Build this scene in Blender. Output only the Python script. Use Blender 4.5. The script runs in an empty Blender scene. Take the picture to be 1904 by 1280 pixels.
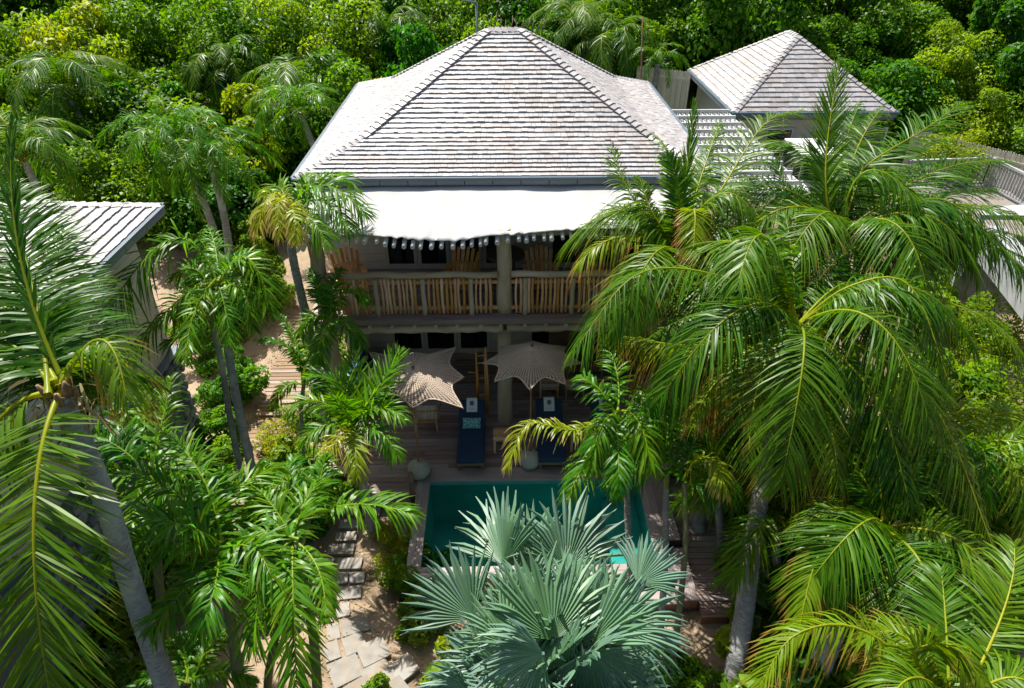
import bpy, math, random
import numpy as np
from mathutils import Vector, Matrix
random.seed(7)
rng = np.random.default_rng(7)
sc = bpy.context.scene
COL = sc.collection
# ------------------------------------------------------------------ camera, sky, sun, exposure
CAM_H, PITCH, YAW, FPX = 10.8, math.radians(34.0), math.atan(29/1530.), 1269.0
cam_d = bpy.data.cameras.new('camera'); cam = bpy.data.objects.new('camera', cam_d); COL.objects.link(cam)
cam_d.sensor_width = 36.0; cam_d.lens = 36.0*FPX/1904.0; cam_d.clip_end = 600; cam_d.clip_start = 0.1
cam.location = (0, 0, CAM_H); cam.rotation_euler = (math.pi/2-PITCH, 0, -YAW)
sc.camera = cam
SUN_EL, SUN_AZ = math.radians(56.8), math.radians(-30)      # azimuth from +Y, negative = to the left
world = bpy.data.worlds.new('World'); sc.world = world; world.use_nodes = True
wn = world.node_tree
sky = wn.nodes.new('ShaderNodeTexSky'); sky.sky_type = 'NISHITA'; sky.sun_disc = False
sky.sun_elevation = SUN_EL; sky.sun_rotation = SUN_AZ
sky.dust_density = 3.5; sky.ozone_density = .6
wn.nodes['Background'].inputs['Strength'].default_value = 0.070
wn.links.new(sky.outputs[0], wn.nodes['Background'].inputs['Color'])
sl = bpy.data.lights.new('sun', 'SUN'); sl.energy = 5.0; sl.angle = math.radians(0.5); sl.color = (1, .955, .88)
sun = bpy.data.objects.new('sun', sl); COL.objects.link(sun)
SD = Vector((math.sin(SUN_AZ)*math.cos(SUN_EL), math.cos(SUN_AZ)*math.cos(SUN_EL), math.sin(SUN_EL)))
sun.rotation_euler = SD.to_track_quat('Z', 'Y').to_euler()
sc.view_settings.view_transform = 'Standard'; sc.view_settings.look = 'None'
sc.view_settings.gamma = 1; sc.view_settings.exposure = 1.02; sc.view_settings.use_curve_mapping = False

# ------------------------------------------------------------------ measuring helpers (photo pixel + one known distance -> place)
_R = np.array([math.cos(YAW), -math.sin(YAW), 0]); _FH = np.array([math.sin(YAW), math.cos(YAW), 0])
_F = _FH*math.cos(PITCH)-np.array([0, 0, 1])*math.sin(PITCH); _U = np.cross(_R, _F); _C = np.array([0, 0, CAM_H])
def ray(x, y): return _F+_R*(x-952)/FPX-_U*(y-640)/FPX
def pz(x, y, z): r = ray(x, y); return _C+r*(z-CAM_H)/r[2]
def py(x, y, Y): r = ray(x, y); return _C+r*Y/r[1]
def pd(x, y, d): return _C+ray(x, y)*d

# ------------------------------------------------------------------ scene-object helpers
ORG = {}
def setp(o, label=None, cat=None, group=None, kind=None):
    if label: o['label'] = label
    if cat: o['category'] = cat
    if group: o['group'] = group
    if kind: o['kind'] = kind
    return o
def thing(name, loc, label=None, cat=None, group=None, kind=None):
    o = bpy.data.objects.new(name, None); o.empty_display_size = .1; COL.objects.link(o)
    o.location = loc; ORG[o.name] = np.array(loc, float)
    return setp(o, label, cat, group, kind)
def link(name, me, parent=None, loc=None):
    o = bpy.data.objects.new(name, me); COL.objects.link(o)
    if parent is not None:
        o.parent = parent; ORG[o.name] = ORG[parent.name]
    else: ORG[o.name] = np.zeros(3) if loc is None else np.array(loc, float)
    if loc is not None: o.location = loc
    return o
def copy_tree(o, parent=None):
    c = o.copy(); COL.objects.link(c); c.parent = parent
    for ch in o.children: copy_tree(ch, c)
    return c
def mesh_np(name, V, Q, mat, C=None, smooth=False):
    me = bpy.data.meshes.new(name); V = np.asarray(V, np.float32); Q = np.asarray(Q, np.int32)
    me.vertices.add(len(V)); me.vertices.foreach_set('co', V.ravel())
    me.loops.add(Q.size); me.loops.foreach_set('vertex_index', Q.ravel())
    me.polygons.add(len(Q)); me.polygons.foreach_set('loop_start', np.arange(0, Q.size, Q.shape[1], dtype=np.int32))
    me.polygons.foreach_set('loop_total', np.full(len(Q), Q.shape[1], np.int32))
    if smooth: me.polygons.foreach_set('use_smooth', np.ones(len(Q), bool))
    if C is not None:
        a = me.color_attributes.new('Col', 'FLOAT_COLOR', 'POINT'); a.data.foreach_set('color', np.asarray(C, np.float32).ravel())
    me.update(calc_edges=True); me.materials.append(mat); return me
def nrm(v): v = np.asarray(v, float); return v/max(1e-9, np.linalg.norm(v))

class MB:
    def __init__(s): s.v = []; s.f = []; s.c = []; s.sm = []
    def add(s, vs, fs, c=None, sm=False):
        n = len(s.v); s.v += [tuple(map(float, p)) for p in vs]; s.f += [tuple(i+n for i in f) for f in fs]
        s.c += [c if c else (.5, 0, 0, 0)]*len(vs); s.sm += [sm]*len(fs); return s
    def box(s, c, size, rz=0, c4=None):
        cx, cy, cz = c; a, b, h = [q/2 for q in size]; co, si = math.cos(rz), math.sin(rz)
        vs = [(cx+x*co-y*si, cy+x*si+y*co, cz+z) for z in (-h, h) for x, y in ((-a, -b), (a, -b), (a, b), (-a, b))]
        return s.add(vs, [(3, 2, 1, 0), (4, 5, 6, 7), (0, 1, 5, 4), (1, 2, 6, 5), (2, 3, 7, 6), (3, 0, 4, 7)], c4)
    def bx(s, x0, x1, y0, y1, z0, z1, c4=None): return s.box(((x0+x1)/2, (y0+y1)/2, (z0+z1)/2), (x1-x0, y1-y0, z1-z0), 0, c4)
    def beam(s, p0, p1, w, h, up=(0, 0, 1), c4=None):
        p0, p1 = np.array(p0, float), np.array(p1, float); T = nrm(p1-p0); S = nrm(np.cross(T, up)); N = np.cross(S, T)
        vs = [p+S*a*w/2+N*b*h/2 for p in (p0, p1) for a, b in ((-1, -1), (1, -1), (1, 1), (-1, 1))]
        return s.add(vs, [(3, 2, 1, 0), (4, 5, 6, 7), (0, 1, 5, 4), (1, 2, 6, 5), (2, 3, 7, 6), (3, 0, 4, 7)], c4)
    def tube(s, pts, rad, n=8, c4=None, jit=0, sm=True, ell=1):
        pts = [np.array(p, float) for p in pts]; k = len(pts)
        if not hasattr(rad, '__len__'): rad = [rad]*k
        vs = []; T0 = nrm(pts[-1]-pts[0]); ref = np.array([1, 0, 0]) if abs(T0[0]) < .8 else np.array([0, 0, 1.])
        for i, p in enumerate(pts):
            T = nrm(pts[min(i+1, k-1)]-pts[max(i-1, 0)]); S = nrm(np.cross(T, ref)); N = np.cross(T, S)
            for j in range(n):
                a = 2*math.pi*j/n; r = rad[i]*(1+jit*(random.random()-.5)); vs.append(p+(S*math.cos(a)+N*math.sin(a)*ell)*r)
        fs = [(i*n+j, i*n+(j+1) % n, (i+1)*n+(j+1) % n, (i+1)*n+j) for i in range(k-1) for j in range(n)]
        s.add(vs, fs, c4, sm); b = len(s.v)-len(vs)
        s.f += [tuple(b+j for j in range(n-1, -1, -1)), tuple(b+(k-1)*n+j for j in range(n))]; s.sm += [False, False]
        return s
    def lathe(s, c, prof, n=20, c4=None, jit=0):
        c = np.array(c, float); vs = []
        for r, z in prof:
            for j in range(n):
                a = 2*math.pi*j/n; rr = r*(1+jit*(random.random()-.5)); vs.append(c+np.array([rr*math.cos(a), rr*math.sin(a), z]))
        k = len(prof)
        fs = [(i*n+j, i*n+(j+1) % n, (i+1)*n+(j+1) % n, (i+1)*n+j) for i in range(k-1) for j in range(n)]
        return s.add(vs, fs+[tuple(range(n-1, -1, -1)), tuple((k-1)*n+j for j in range(n))], c4, True)
    def build(s, name, mat, parent=None, loc=None, bevel=0, col=False):
        me = bpy.data.meshes.new(name); off = ORG[parent.name] if parent is not None else (np.zeros(3) if loc is None else np.array(loc, float))
        me.from_pydata((np.array(s.v)-off).tolist(), [], s.f); me.materials.append(mat)
        me.polygons.foreach_set('use_smooth', s.sm)
        if col:
            a = me.color_attributes.new('Col', 'FLOAT_COLOR', 'POINT'); a.data.foreach_set('color', np.array(s.c, np.float32).ravel())
        me.update(); o = link(name, me, parent, loc if parent is None else None)
        if bevel:
            b = o.modifiers.new('bevel', 'BEVEL'); b.width = bevel; b.segments = 2; b.limit_method = 'ANGLE'
        return o

# ------------------------------------------------------------------ materials
def nodes(name):
    m = bpy.data.materials.new(name); m.use_nodes = True; t = m.node_tree; return m, t, t.nodes['Principled BSDF'], t.nodes['Material Output']
def pmat(name, c1, c2=None, scale=4, rough=.7, bump=0, stretch=(1, 1, 1), objrand=0, spec=.5, metal=0, attr=0, detail=5, c3=None, s3=.6, contrast=.25, sheen=0):
    m, t, b, out = nodes(name); N = t.nodes.new; L = t.links.new
    b.inputs['Roughness'].default_value = rough; b.inputs['Specular IOR Level'].default_value = spec; b.inputs['Metallic'].default_value = metal
    c2 = c2 or tuple(x*.75 for x in c1)
    geo = N('ShaderNodeNewGeometry'); mp = N('ShaderNodeMapping'); mp.inputs['Scale'].default_value = stretch; L(geo.outputs['Position'], mp.inputs[0])
    no = N('ShaderNodeTexNoise'); no.inputs['Scale'].default_value = scale; no.inputs['Detail'].default_value = detail; L(mp.outputs[0], no.inputs['Vector'])
    mr = N('ShaderNodeMapRange'); mr.inputs[1].default_value = .5-contrast; mr.inputs[2].default_value = .5+contrast; L(no.outputs[0], mr.inputs[0])
    mx = N('ShaderNodeMix'); mx.data_type = 'RGBA'; L(mr.outputs[0], mx.inputs[0]); mx.inputs[6].default_value = (*c1, 1); mx.inputs[7].default_value = (*c2, 1)
    cur = mx.outputs[2]
    if c3:
        n2 = N('ShaderNodeTexNoise'); n2.inputs['Scale'].default_value = s3; n2.inputs['Detail'].default_value = 6; L(geo.outputs['Position'], n2.inputs['Vector'])
        m2 = N('ShaderNodeMapRange'); m2.inputs[1].default_value = .5; m2.inputs[2].default_value = .68; L(n2.outputs[0], m2.inputs[0])
        x2 = N('ShaderNodeMix'); x2.data_type = 'RGBA'; L(m2.outputs[0], x2.inputs[0]); L(cur, x2.inputs[6]); x2.inputs[7].default_value = (*c3, 1); cur = x2.outputs[2]
    if objrand or attr:
        oi = N('ShaderNodeObjectInfo'); ad = N('ShaderNodeMath'); ad.operation = 'ADD'; L(oi.outputs['Random'], ad.inputs[0])
        if attr:
            at = N('ShaderNodeAttribute'); at.attribute_name = 'Col'; sp = N('ShaderNodeSeparateColor'); L(at.outputs['Color'], sp.inputs[0]); L(sp.outputs[0], ad.inputs[1])
        else: ad.inputs[1].default_value = 0
        fr = N('ShaderNodeMath'); fr.operation = 'FRACT'; L(ad.outputs[0], fr.inputs[0])
        m3 = N('ShaderNodeMapRange'); k = objrand or attr; m3.inputs[3].default_value = 1-k; m3.inputs[4].default_value = 1+k*.7; L(fr.outputs[0], m3.inputs[0])
        hs = N('ShaderNodeHueSaturation'); L(cur, hs.inputs['Color']); L(m3.outputs[0], hs.inputs['Value']); cur = hs.outputs[0]
        m4 = N('ShaderNodeMapRange'); m4.inputs[3].default_value = 1+k*1.2; m4.inputs[4].default_value = 1-k*1.2; L(fr.outputs[0], m4.inputs[0]); L(m4.outputs[0], hs.inputs['Saturation'])
    L(cur, b.inputs['Base Color'])
    if bump:
        bp = N('ShaderNodeBump'); bp.inputs['Strength'].default_value = bump; bp.inputs['Distance'].default_value = .02; L(no.outputs[0], bp.inputs['Height']); L(bp.outputs[0], b.inputs['Normal'])
    return m
def leafmat(name, dark, light, old, tip, stem, transl=.35, rough=.38, spec=.5, tipstart=.72, objvar=.12):
    # Col: r = leaflet's own random tone, g = position along it, b = age, a = stem
    m, t, b, out = nodes(name); N = t.nodes.new; L = t.links.new
    at = N('ShaderNodeAttribute'); at.attribute_name = 'Col'; sp = N('ShaderNodeSeparateColor'); L(at.outputs['Color'], sp.inputs[0])
    def mix(f, a, c):
        x = N('ShaderNodeMix'); x.data_type = 'RGBA'
        L(f, x.inputs[0])
        for i, q in ((6, a), (7, c)):
            if isinstance(q, tuple): x.inputs[i].default_value = (*q, 1)
            else: L(q, x.inputs[i])
        return x.outputs[2]
    c = mix(sp.outputs[0], dark, light)
    c = mix(sp.outputs[2], c, old)
    mu = N('ShaderNodeMath'); mu.operation = 'MULTIPLY_ADD'; L(sp.outputs[2], mu.inputs[0]); mu.inputs[1].default_value = .55; L(sp.outputs[1], mu.inputs[2])
    tr = N('ShaderNodeMapRange'); tr.inputs[1].default_value = tipstart+.12; tr.inputs[2].default_value = tipstart+.38; L(mu.outputs[0], tr.inputs[0])
    c = mix(tr.outputs[0], c, tip); c = mix(at.outputs['Alpha'], c, stem)
    oi = N('ShaderNodeObjectInfo'); mr = N('ShaderNodeMapRange'); mr.inputs[3].default_value = 1-objvar*1.3; mr.inputs[4].default_value = 1+objvar; L(oi.outputs['Random'], mr.inputs[0])
    hs = N('ShaderNodeHueSaturation'); L(c, hs.inputs['Color']); L(mr.outputs[0], hs.inputs['Value'])
    m5 = N('ShaderNodeMapRange'); m5.inputs[3].default_value = .5+objvar*.14; m5.inputs[4].default_value = .5-objvar*.12; L(oi.outputs['Random'], m5.inputs[0]); L(m5.outputs[0], hs.inputs['Hue'])
    c = hs.outputs[0]
    L(c, b.inputs['Base Color']); b.inputs['Roughness'].default_value = rough; b.inputs['Specular IOR Level'].default_value = spec
    tl = N('ShaderNodeBsdfTranslucent'); h2 = N('ShaderNodeHueSaturation'); h2.inputs['Hue'].default_value = .485; h2.inputs['Saturation'].default_value = 1.1; h2.inputs['Value'].default_value = 2.0
    L(c, h2.inputs['Color']); L(h2.outputs[0], tl.inputs[0])
    ms = N('ShaderNodeMixShader'); ms.inputs[0].default_value = transl; L(b.outputs[0], ms.inputs[1]); L(tl.outputs[0], ms.inputs[2]); L(ms.outputs[0], out.inputs[0])
    return m
M = {}
M['coco'] = leafmat('coconut_leaf', (.014, .070, .002), (.070, .19, .004), (.17, .25, .003), (.30, .17, .04), (.27, .31, .01), .40, .40, .26, .84)
M['manila'] = leafmat('feather_palm_leaf', (.014, .085, .002), (.075, .26, .004), (.27, .29, .006), (.38, .30, .09), (.20, .30, .01), .40, .40, .28, .84)
M['fan'] = leafmat('silver_fan_leaf', (.05, .115, .095), (.16, .265, .23), (.14, .30, .04), (.33, .33, .22), (.24, .32, .18), .24, .45, .4, .9, .10)
M['bush'] = leafmat('bush_leaf', (.020, .085, .002), (.085, .235, .004), (.17, .30, .004), (.12, .20, .02), (.1, .08, .04), .38, .5, .22, 1.5, .22)
M['bushy'] = leafmat('yellow_green_leaf', (.035, .12, .003), (.13, .28, .004), (.30, .32, .006), (.25, .25, .03), (.1, .08, .04), .40, .5, .22, 1.5, .25)
M['broad'] = leafmat('broad_leaf', (.014, .09, .003), (.06, .25, .006), (.30, .30, .01), (.15, .2, .03), (.12, .2, .03), .36, .33, .35, 1.4, .15)
M['dry'] = leafmat('dry_leaf', (.22, .14, .06), (.42, .32, .18), (.4, .3, .18), (.3, .2, .1), (.3, .2, .1), .2, .6, .3, 2, .2)
M['trunk'] = pmat('palm_trunk', (.36, .35, .35), (.15, .145, .15), 11, .85, .9, (1, 1, 4), .12, .3, c3=(.40, .40, .37), s3=3)
M['gtrunk'] = pmat('green_palm_trunk', (.14, .15, .05), (.09, .09, .05), 9, .75, .3, (1, 1, 5), .15, .3)
M['shaft'] = pmat('green_crownshaft', (.10, .18, .03), (.14, .21, .04), 6, .4, 0, (1, 1, .3), .1)
M['bark'] = pmat('bark', (.10, .07, .045), (.05, .04, .03), 8, .9, .4)
M['husk'] = pmat('palm_husk', (.30, .17, .08), (.13, .075, .04), 12, .85, .5, (1, 1, .3), .2)
M['shingle'] = pmat('weathered_shingle', (.355, .345, .345), (.265, .255, .26), 9, .5, .2, (1, 1, 1), 0, .5, attr=.2, c3=(.29, .26, .245), s3=1.6)
M['under'] = pmat('roof_underlay', (.09, .08, .08), None, 5, .9)
M['gutter'] = pmat('grey_blue_gutter', (.085, .12, .15), (.07, .10, .13), 2, .4, 0, objrand=.1)
M['gutter2'] = pmat('grey_gutter_face', (.13, .155, .18), (.11, .135, .155), 2, .4, 0, objrand=.06)
M['canvas'] = pmat('white_canvas', (.375, .38, .375), (.33, .335, .33), .9, .9, .1)
M['log'] = pmat('silvered_log', (.50, .40, .27), (.33, .26, .17), 7, .8, .5, (1, 1, .25), .12, .3)
M['logx'] = pmat('silvered_log_beam', (.52, .41, .27), (.34, .26, .165), 7, .8, .5, (.25, 1, 1), .12, .3)
M['pole'] = pmat('pale_pole', (.62, .60, .58), (.48, .46, .44), 9, .7, .3, (1, .3, 1), .12)
M['stick'] = pmat('baluster_stick', (.70, .42, .21), (.50, .28, .13), 9, .75, .4, (1, 1, .3), .22)
M['teak'] = pmat('orange_teak', (.66, .36, .12), (.46, .22, .07), 8, .55, .2, (1, 1, .3), .12)
M['deck'] = pmat('deck_plank', (.34, .255, .225), (.20, .15, .135), 5, .6, .25, (.22, 3, 3), .28, .4)
M['board'] = pmat('boardwalk_plank', (.30, .21, .14), (.19, .13, .085), 5, .75, .25, (.25, 3, 3), .25, .3)
M['coping'] = pmat('coping_wood', (.33, .27, .25), (.22, .175, .165), 5, .55, .2, (2, .25, 2), .15)
M['copingx'] = pmat('coping_wood_cross', (.33, .27, .25), (.22, .175, .165), 5, .55, .2, (.25, 2, 2), .15)
M['redwood'] = pmat('oiled_red_wood', (.36, .15, .07), (.22, .09, .04), 5, .5, .2, (.3, 2, 2), .2)
M['darkwood'] = pmat('dark_brown_wood', (.085, .05, .035), (.05, .03, .022), 6, .6, .2, (1, 1, .3), .2)
M['brownwood'] = pmat('brown_wood', (.19, .11, .055), (.11, .06, .03), 6, .55, .2, (.3, 2, 2), .15)
M['paint'] = pmat('taupe_painted_wood', (.46, .42, .35), (.39, .355, .30), 3, .6, .1, (1, 1, .4), .05)
M['wall'] = pmat('dark_plank_wall', (.36, .24, .15), (.24, .15, .09), 3, .8, .2, (.4, 1, 2))
M['white'] = pmat('white_painted', (.56, .57, .57), (.48, .49, .49), 3, .6, 0, objrand=.04)
M['greyed'] = pmat('greyed_white_paint', (.34, .355, .365), (.26, .275, .285), 3, .7, .1)
M['cream'] = pmat('cream_render', (.52, .50, .42), (.46, .44, .37), 2, .8, .1)
M['clap'] = pmat('cream_clapboard', (.60, .55, .47), (.52, .48, .41), 3, .7, .1, (2, .3, 2), .07)
M['stone'] = pmat('blue_grey_stone', (.17, .20, .24), (.08, .10, .125), 6, .85, .6, objrand=.3, c3=(.30, .30, .29), s3=2.5)
M['mortar'] = pmat('mortar', (.15, .15, .15), None, 8, .9)
M['slab'] = pmat('pale_stone_slab', (.29, .27, .24), (.20, .18, .155), 5, .8, .3, objrand=.15, c3=(.26, .21, .155), s3=3)
M['sand'] = pmat('sand', (.34, .255, .17), (.24, .175, .115), 7, .95, .5, c3=(.13, .09, .05), s3=1.3)
M['soil'] = pmat('hill_soil', (.05, .08, .02), (.03, .05, .012), 2, .95)
M['navy'] = pmat('navy_fabric', (.006, .034, .085), (.004, .024, .065), 6, .8, .1)
M['tealprint'] = pmat('teal_print', (.03, .22, .25), (.28, .52, .50), 30, .8, contrast=.08)
M['blueprint'] = pmat('blue_print_fabric', (.012, .06, .14), (.06, .17, .26), 14, .8, contrast=.1)
M['towel'] = pmat('white_towel', (.72, .77, .78), (.66, .71, .73), 30, .9, .2)
M['ink'] = pmat('blue_ink', (.02, .12, .25), None, 5, .8)
M['crochet'] = pmat('beige_crochet', (.43, .345, .27), (.32, .25, .195), 20, .9, .3)
M['pot'] = pmat('white_ceramic', (.40, .375, .33), (.29, .27, .235), 9, .6, .3)
M['tile'] = pmat('pool_tile', (.06, .28, .265), (.035, .21, .20), 2, .5, c3=(.075, .32, .30), s3=1)
M['fence'] = pmat('cream_fence', (.80, .74, .60), (.72, .66, .53), 4, .7, .1, (1, 1, .3), .1)
M['red'] = pmat('red_paint', (.5, .02, .03), None, 3, .4)
M['pink'] = pmat('pink_terrace', (.22, .19, .165), (.17, .15, .13), 2, .8)
M['black'] = pmat('black_rubber', (.02, .02, .02), None, 3, .6)
M['chrome'] = pmat('grey_metal', (.35, .38, .38), None, 3, .4, metal=.6)
M['cushion'] = pmat('off_white_cushion', (.58, .55, .48), None, 10, .9)
def glassmat(name, tint, rough=.03, transp=.25):
    m, t, b, out = nodes(name); N = t.nodes.new; L = t.links.new
    g = N('ShaderNodeBsdfGlossy'); g.inputs['Roughness'].default_value = rough; tr = N('ShaderNodeBsdfTransparent'); tr.inputs[0].default_value = (*tint, 1)
    fr = N('ShaderNodeFresnel'); fr.inputs['IOR'].default_value = 1.45; ms = N('ShaderNodeMixShader'); L(fr.outputs[0], ms.inputs[0]); L(tr.outputs[0], ms.inputs[1]); L(g.outputs[0], ms.inputs[2]); L(ms.outputs[0], out.inputs[0])
    return m, t, fr, g
M['glass'] = glassmat('window_glass', (.55, .6, .62))[0]
mw, tw, frw, gw = glassmat('pool_water', (.50, .93, .90), .02)
frw.inputs['IOR'].default_value = 1.33
nz = tw.nodes.new('ShaderNodeTexNoise'); nz.inputs['Scale'].default_value = 6; bw = tw.nodes.new('ShaderNodeBump'); bw.inputs['Strength'].default_value = .15; bw.inputs['Distance'].default_value = .03
tw.links.new(nz.outputs[0], bw.inputs['Height']); tw.links.new(bw.outputs[0], frw.inputs['Normal']); tw.links.new(bw.outputs[0], gw.inputs['Normal']); M['water'] = mw

# ------------------------------------------------------------------ terrain
def ss(a, b, x): t = min(1, max(0, (x-a)/(b-a))); return t*t*(3-2*t)
def ground(x, y):
    z = -.45
    z += ss(14.5, 21, y)*ss(4.8, 6.5, x)*2.75
    z += ss(12, 24, y)*ss(-4.6, -6, x)*1.2
    z -= ss(13, 16, x)*ss(14, 20, y)*.9*(1-ss(27, 34, y))
    z += max(0, y-25)*.19
    z += .05*math.sin(x*1.3)*math.sin(y*1.1)
    return z
def build_ground():
    X = np.concatenate([np.linspace(-260, -14, 22), np.linspace(-13, 13, 105), np.linspace(14, 260, 22)])
    Y = np.concatenate([np.linspace(-40, 2, 12), np.linspace(2.5, 30, 111), np.linspace(31, 75, 40), np.linspace(80, 300, 12)])
    V = []
    for y in Y:
        for x in X:
            z = ground(x, min(y, 110))
            if -1.95 < x < 3.2 and 8.2 < y < 11.0: z = -2.2
            V.append((x, y, z))
    nx = len(X); Q = [(j*nx+i, j*nx+i+1, (j+1)*nx+i+1, (j+1)*nx+i) for j in range(len(Y)-1) for i in range(nx-1)]
    me = mesh_np('sand_ground', V, Q, M['sand'], smooth=True); me.materials.append(M['soil'])
    idx = [1 if (V[q[0]][1] > 23 or V[q[0]][1] < 0 or abs(V[q[0]][0]) > 22) else 0 for q in Q]; me.polygons.foreach_set('material_index', idx)
    setp(link('ground', me), kind='structure')
build_ground()

# ------------------------------------------------------------------ roofs
def slope(parent, A, e, n, L, dmax, prof, nobj=0, ex=.148, th=.042, sw=.135, seed=1, dl=1., dr=1., mat='shingle'):
    """shingled roof slope: A eave corner, e along the eave, n inward; prof(d) height above eave; hips rise at 45 degrees where dl/dr=1"""
    rs = random.Random(seed); A = np.array(A, float); e = np.array(e, float); n = np.array(n, float); Z = np.array([0, 0, 1.])
    P = lambda x, d, h=0: A+e*x+n*d+Z*(prof(max(d, 0))-(0 if d >= 0 else .0)+h)
    st = [0]; d = 0
    while d < dmax-.02:
        g = math.hypot(1, (prof(d+.05)-prof(d))/.05); d += ex/g; st.append(min(d, dmax))
    sheet = MB()
    for a, b in zip(st[:-1], st[1:]):
        sheet.add([P(a*dl, a, -.02), P(L-a*dr, a, -.02), P(L-b*dr, b, -.02), P(b*dl, b, -.02)], [(0, 1, 2, 3)])
    sheet.build('roof_underlay', M['under'], parent)
    stuff = MB(); unit = MB().add([(0, 0, th), (1, 0, th), (1, ex*1.06, .006), (0, ex*1.06, .006), (0, 0, -.004), (1, 0, -.004)],
        [(0, 1, 2, 3), (4, 5, 1, 0), (4, 0, 3), (5, 2, 1)])
    me = bpy.data.meshes.new('shingle'); me.from_pydata(unit.v, [], unit.f); me.materials.append(M[mat])
    a_ = me.color_attributes.new('Col', 'FLOAT_COLOR', 'POINT'); a_.data.foreach_set('color', np.zeros(24, np.float32)); made = 0
    for k, (a, b) in enumerate(zip(st[:-1], st[1:])):
        x = a*dl-rs.random()*sw*.3; x1 = L-a*dr
        if x1-x < .05: break
        while x < x1-.02:
            w = min(sw*rs.uniform(.6, 1.5), x1-x); jj = rs.uniform(-.007, .007)
            if nobj and made < nobj:
                p = P(x+.002, a+jj); q = P(x+.002, b+jj); Yv = nrm(q-p); Nv = np.cross(e, Yv)
                o = bpy.data.objects.new('shingle', me); COL.objects.link(o); o.parent = parent
                m4 = Matrix.Identity(4)
                for r_ in range(3): m4[r_][0] = e[r_]*(w-.006); m4[r_][1] = Yv[r_]; m4[r_][2] = Nv[r_]; m4[r_][3] = (p-ORG[parent.name])[r_]
                o.matrix_basis = m4; made += 1
            else:
                t2 = th*rs.uniform(.8, 1.15); c = (rs.random(), 0, 0, 0); xa, xb = x+.002, x+w-.003
                stuff.add([P(xa, a+jj, t2), P(xb, a+jj, t2), P(xb-(b-a)*(dr if xb > x1-.1 else 0), b+.012, .008), P(xa+(b-a)*(dl if xa < a*dl+.05 else 0), b+.012, .008), P(xa, a+jj, -.004), P(xb, a+jj, -.004)],
                    [(0, 1, 2, 3), (4, 5, 1, 0), (4, 0, 3), (5, 2, 1)], c)
            x += w
    o = stuff.build('shingle_courses', M[mat], parent, col=True); o['kind'] = 'stuff'
def capline(parent, pts, side, step=.17, w=.13, name='hip_cap', mat='shingle', seed=3):
    """overlapping ridge boards laid along a polyline; side = the two downslope directions"""
    rs = random.Random(seed); pts = [np.array(p, float) for p in pts]
    segs = [(a, b, np.linalg.norm(b-a)) for a, b in zip(pts[:-1], pts[1:])]
    for a, b, ln in segs:
        k = max(1, int(ln/step))
        for i in range(k):
            p = a+(b-a)*(i/k); q = a+(b-a)*((i+1.25)/k) if i < k-1 else b; m = MB()
            for s_ in side:
                s_ = np.array(s_, float); T = nrm(b-a); S = nrm(s_-T*np.dot(s_, T)); U_ = np.array([0, 0, 1.])
                h0, h1 = .065, .03
                m.add([p+U_*h0, q+U_*h1, q+S*w+U_*(h1-.01), p+S*w+U_*(h0-.01), p+U_*(h0-.03), q+U_*(h1-.03), q+S*w+U_*(h1-.035), p+S*w+U_*(h0-.04)],
                    [(0, 1, 2, 3), (7, 6, 5, 4), (0, 3, 7, 4), (3, 2, 6, 7), (1, 5, 6, 2)], (rs.random(), 0, 0, 0))
            m.build(name, M[mat], parent, col=True)

# ------------------------------------------------------------------ MAIN HOUSE
EX0, EX1, EY0, EY1, EZ = -4.44, 4.77, 14.37, 22.77, 5.5
house = thing('house', (0, 18.5, -.45), 'large two-storey timber villa with big grey shingle hip roof and log balcony in the centre', 'house')
def prof1(d): return d*.445 *.82 if d < 1.3 else .4744+(d-1.3)*.622
DM = (EY1-EY0)/2
slope(house, (EX0, EY0, EZ), (1, 0, 0), (0, 1, 0), EX1-EX0, DM, prof1, nobj=300, seed=1)
slope(house, (EX1, EY1, EZ), (-1, 0, 0), (0, -1, 0), EX1-EX0, DM, prof1, seed=2)
slope(house, (EX0, EY1, EZ), (0, -1, 0), (1, 0, 0), EY1-EY0, DM, prof1, seed=3)
slope(house, (EX1, EY0, EZ), (0, 1, 0), (-1, 0, 0), EY1-EY0, DM, prof1, seed=4)
for cx, cy, sx, sy in ((EX0, EY0, 1, 1), (EX1, EY0, -1, 1), (EX0, EY1, 1, -1), (EX1, EY1, -1, -1)):
    hp = [(cx+sx*d, cy+sy*d, EZ+prof1(d)) for d in (0, 1.3, DM)]
    s1 = np.array((0, sy*-1, -.45)); s2 = np.array((sx*-1, 0, -.45)); capline(house, hp, (s1, s2))
capline(house, [(EX0+DM, EY0+DM, EZ+prof1(DM)), (EX1-DM, EY0+DM, EZ+prof1(DM))], ((0, -1, -.55), (0, 1, -.55)), .16, .15, 'ridge_cap')
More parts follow.
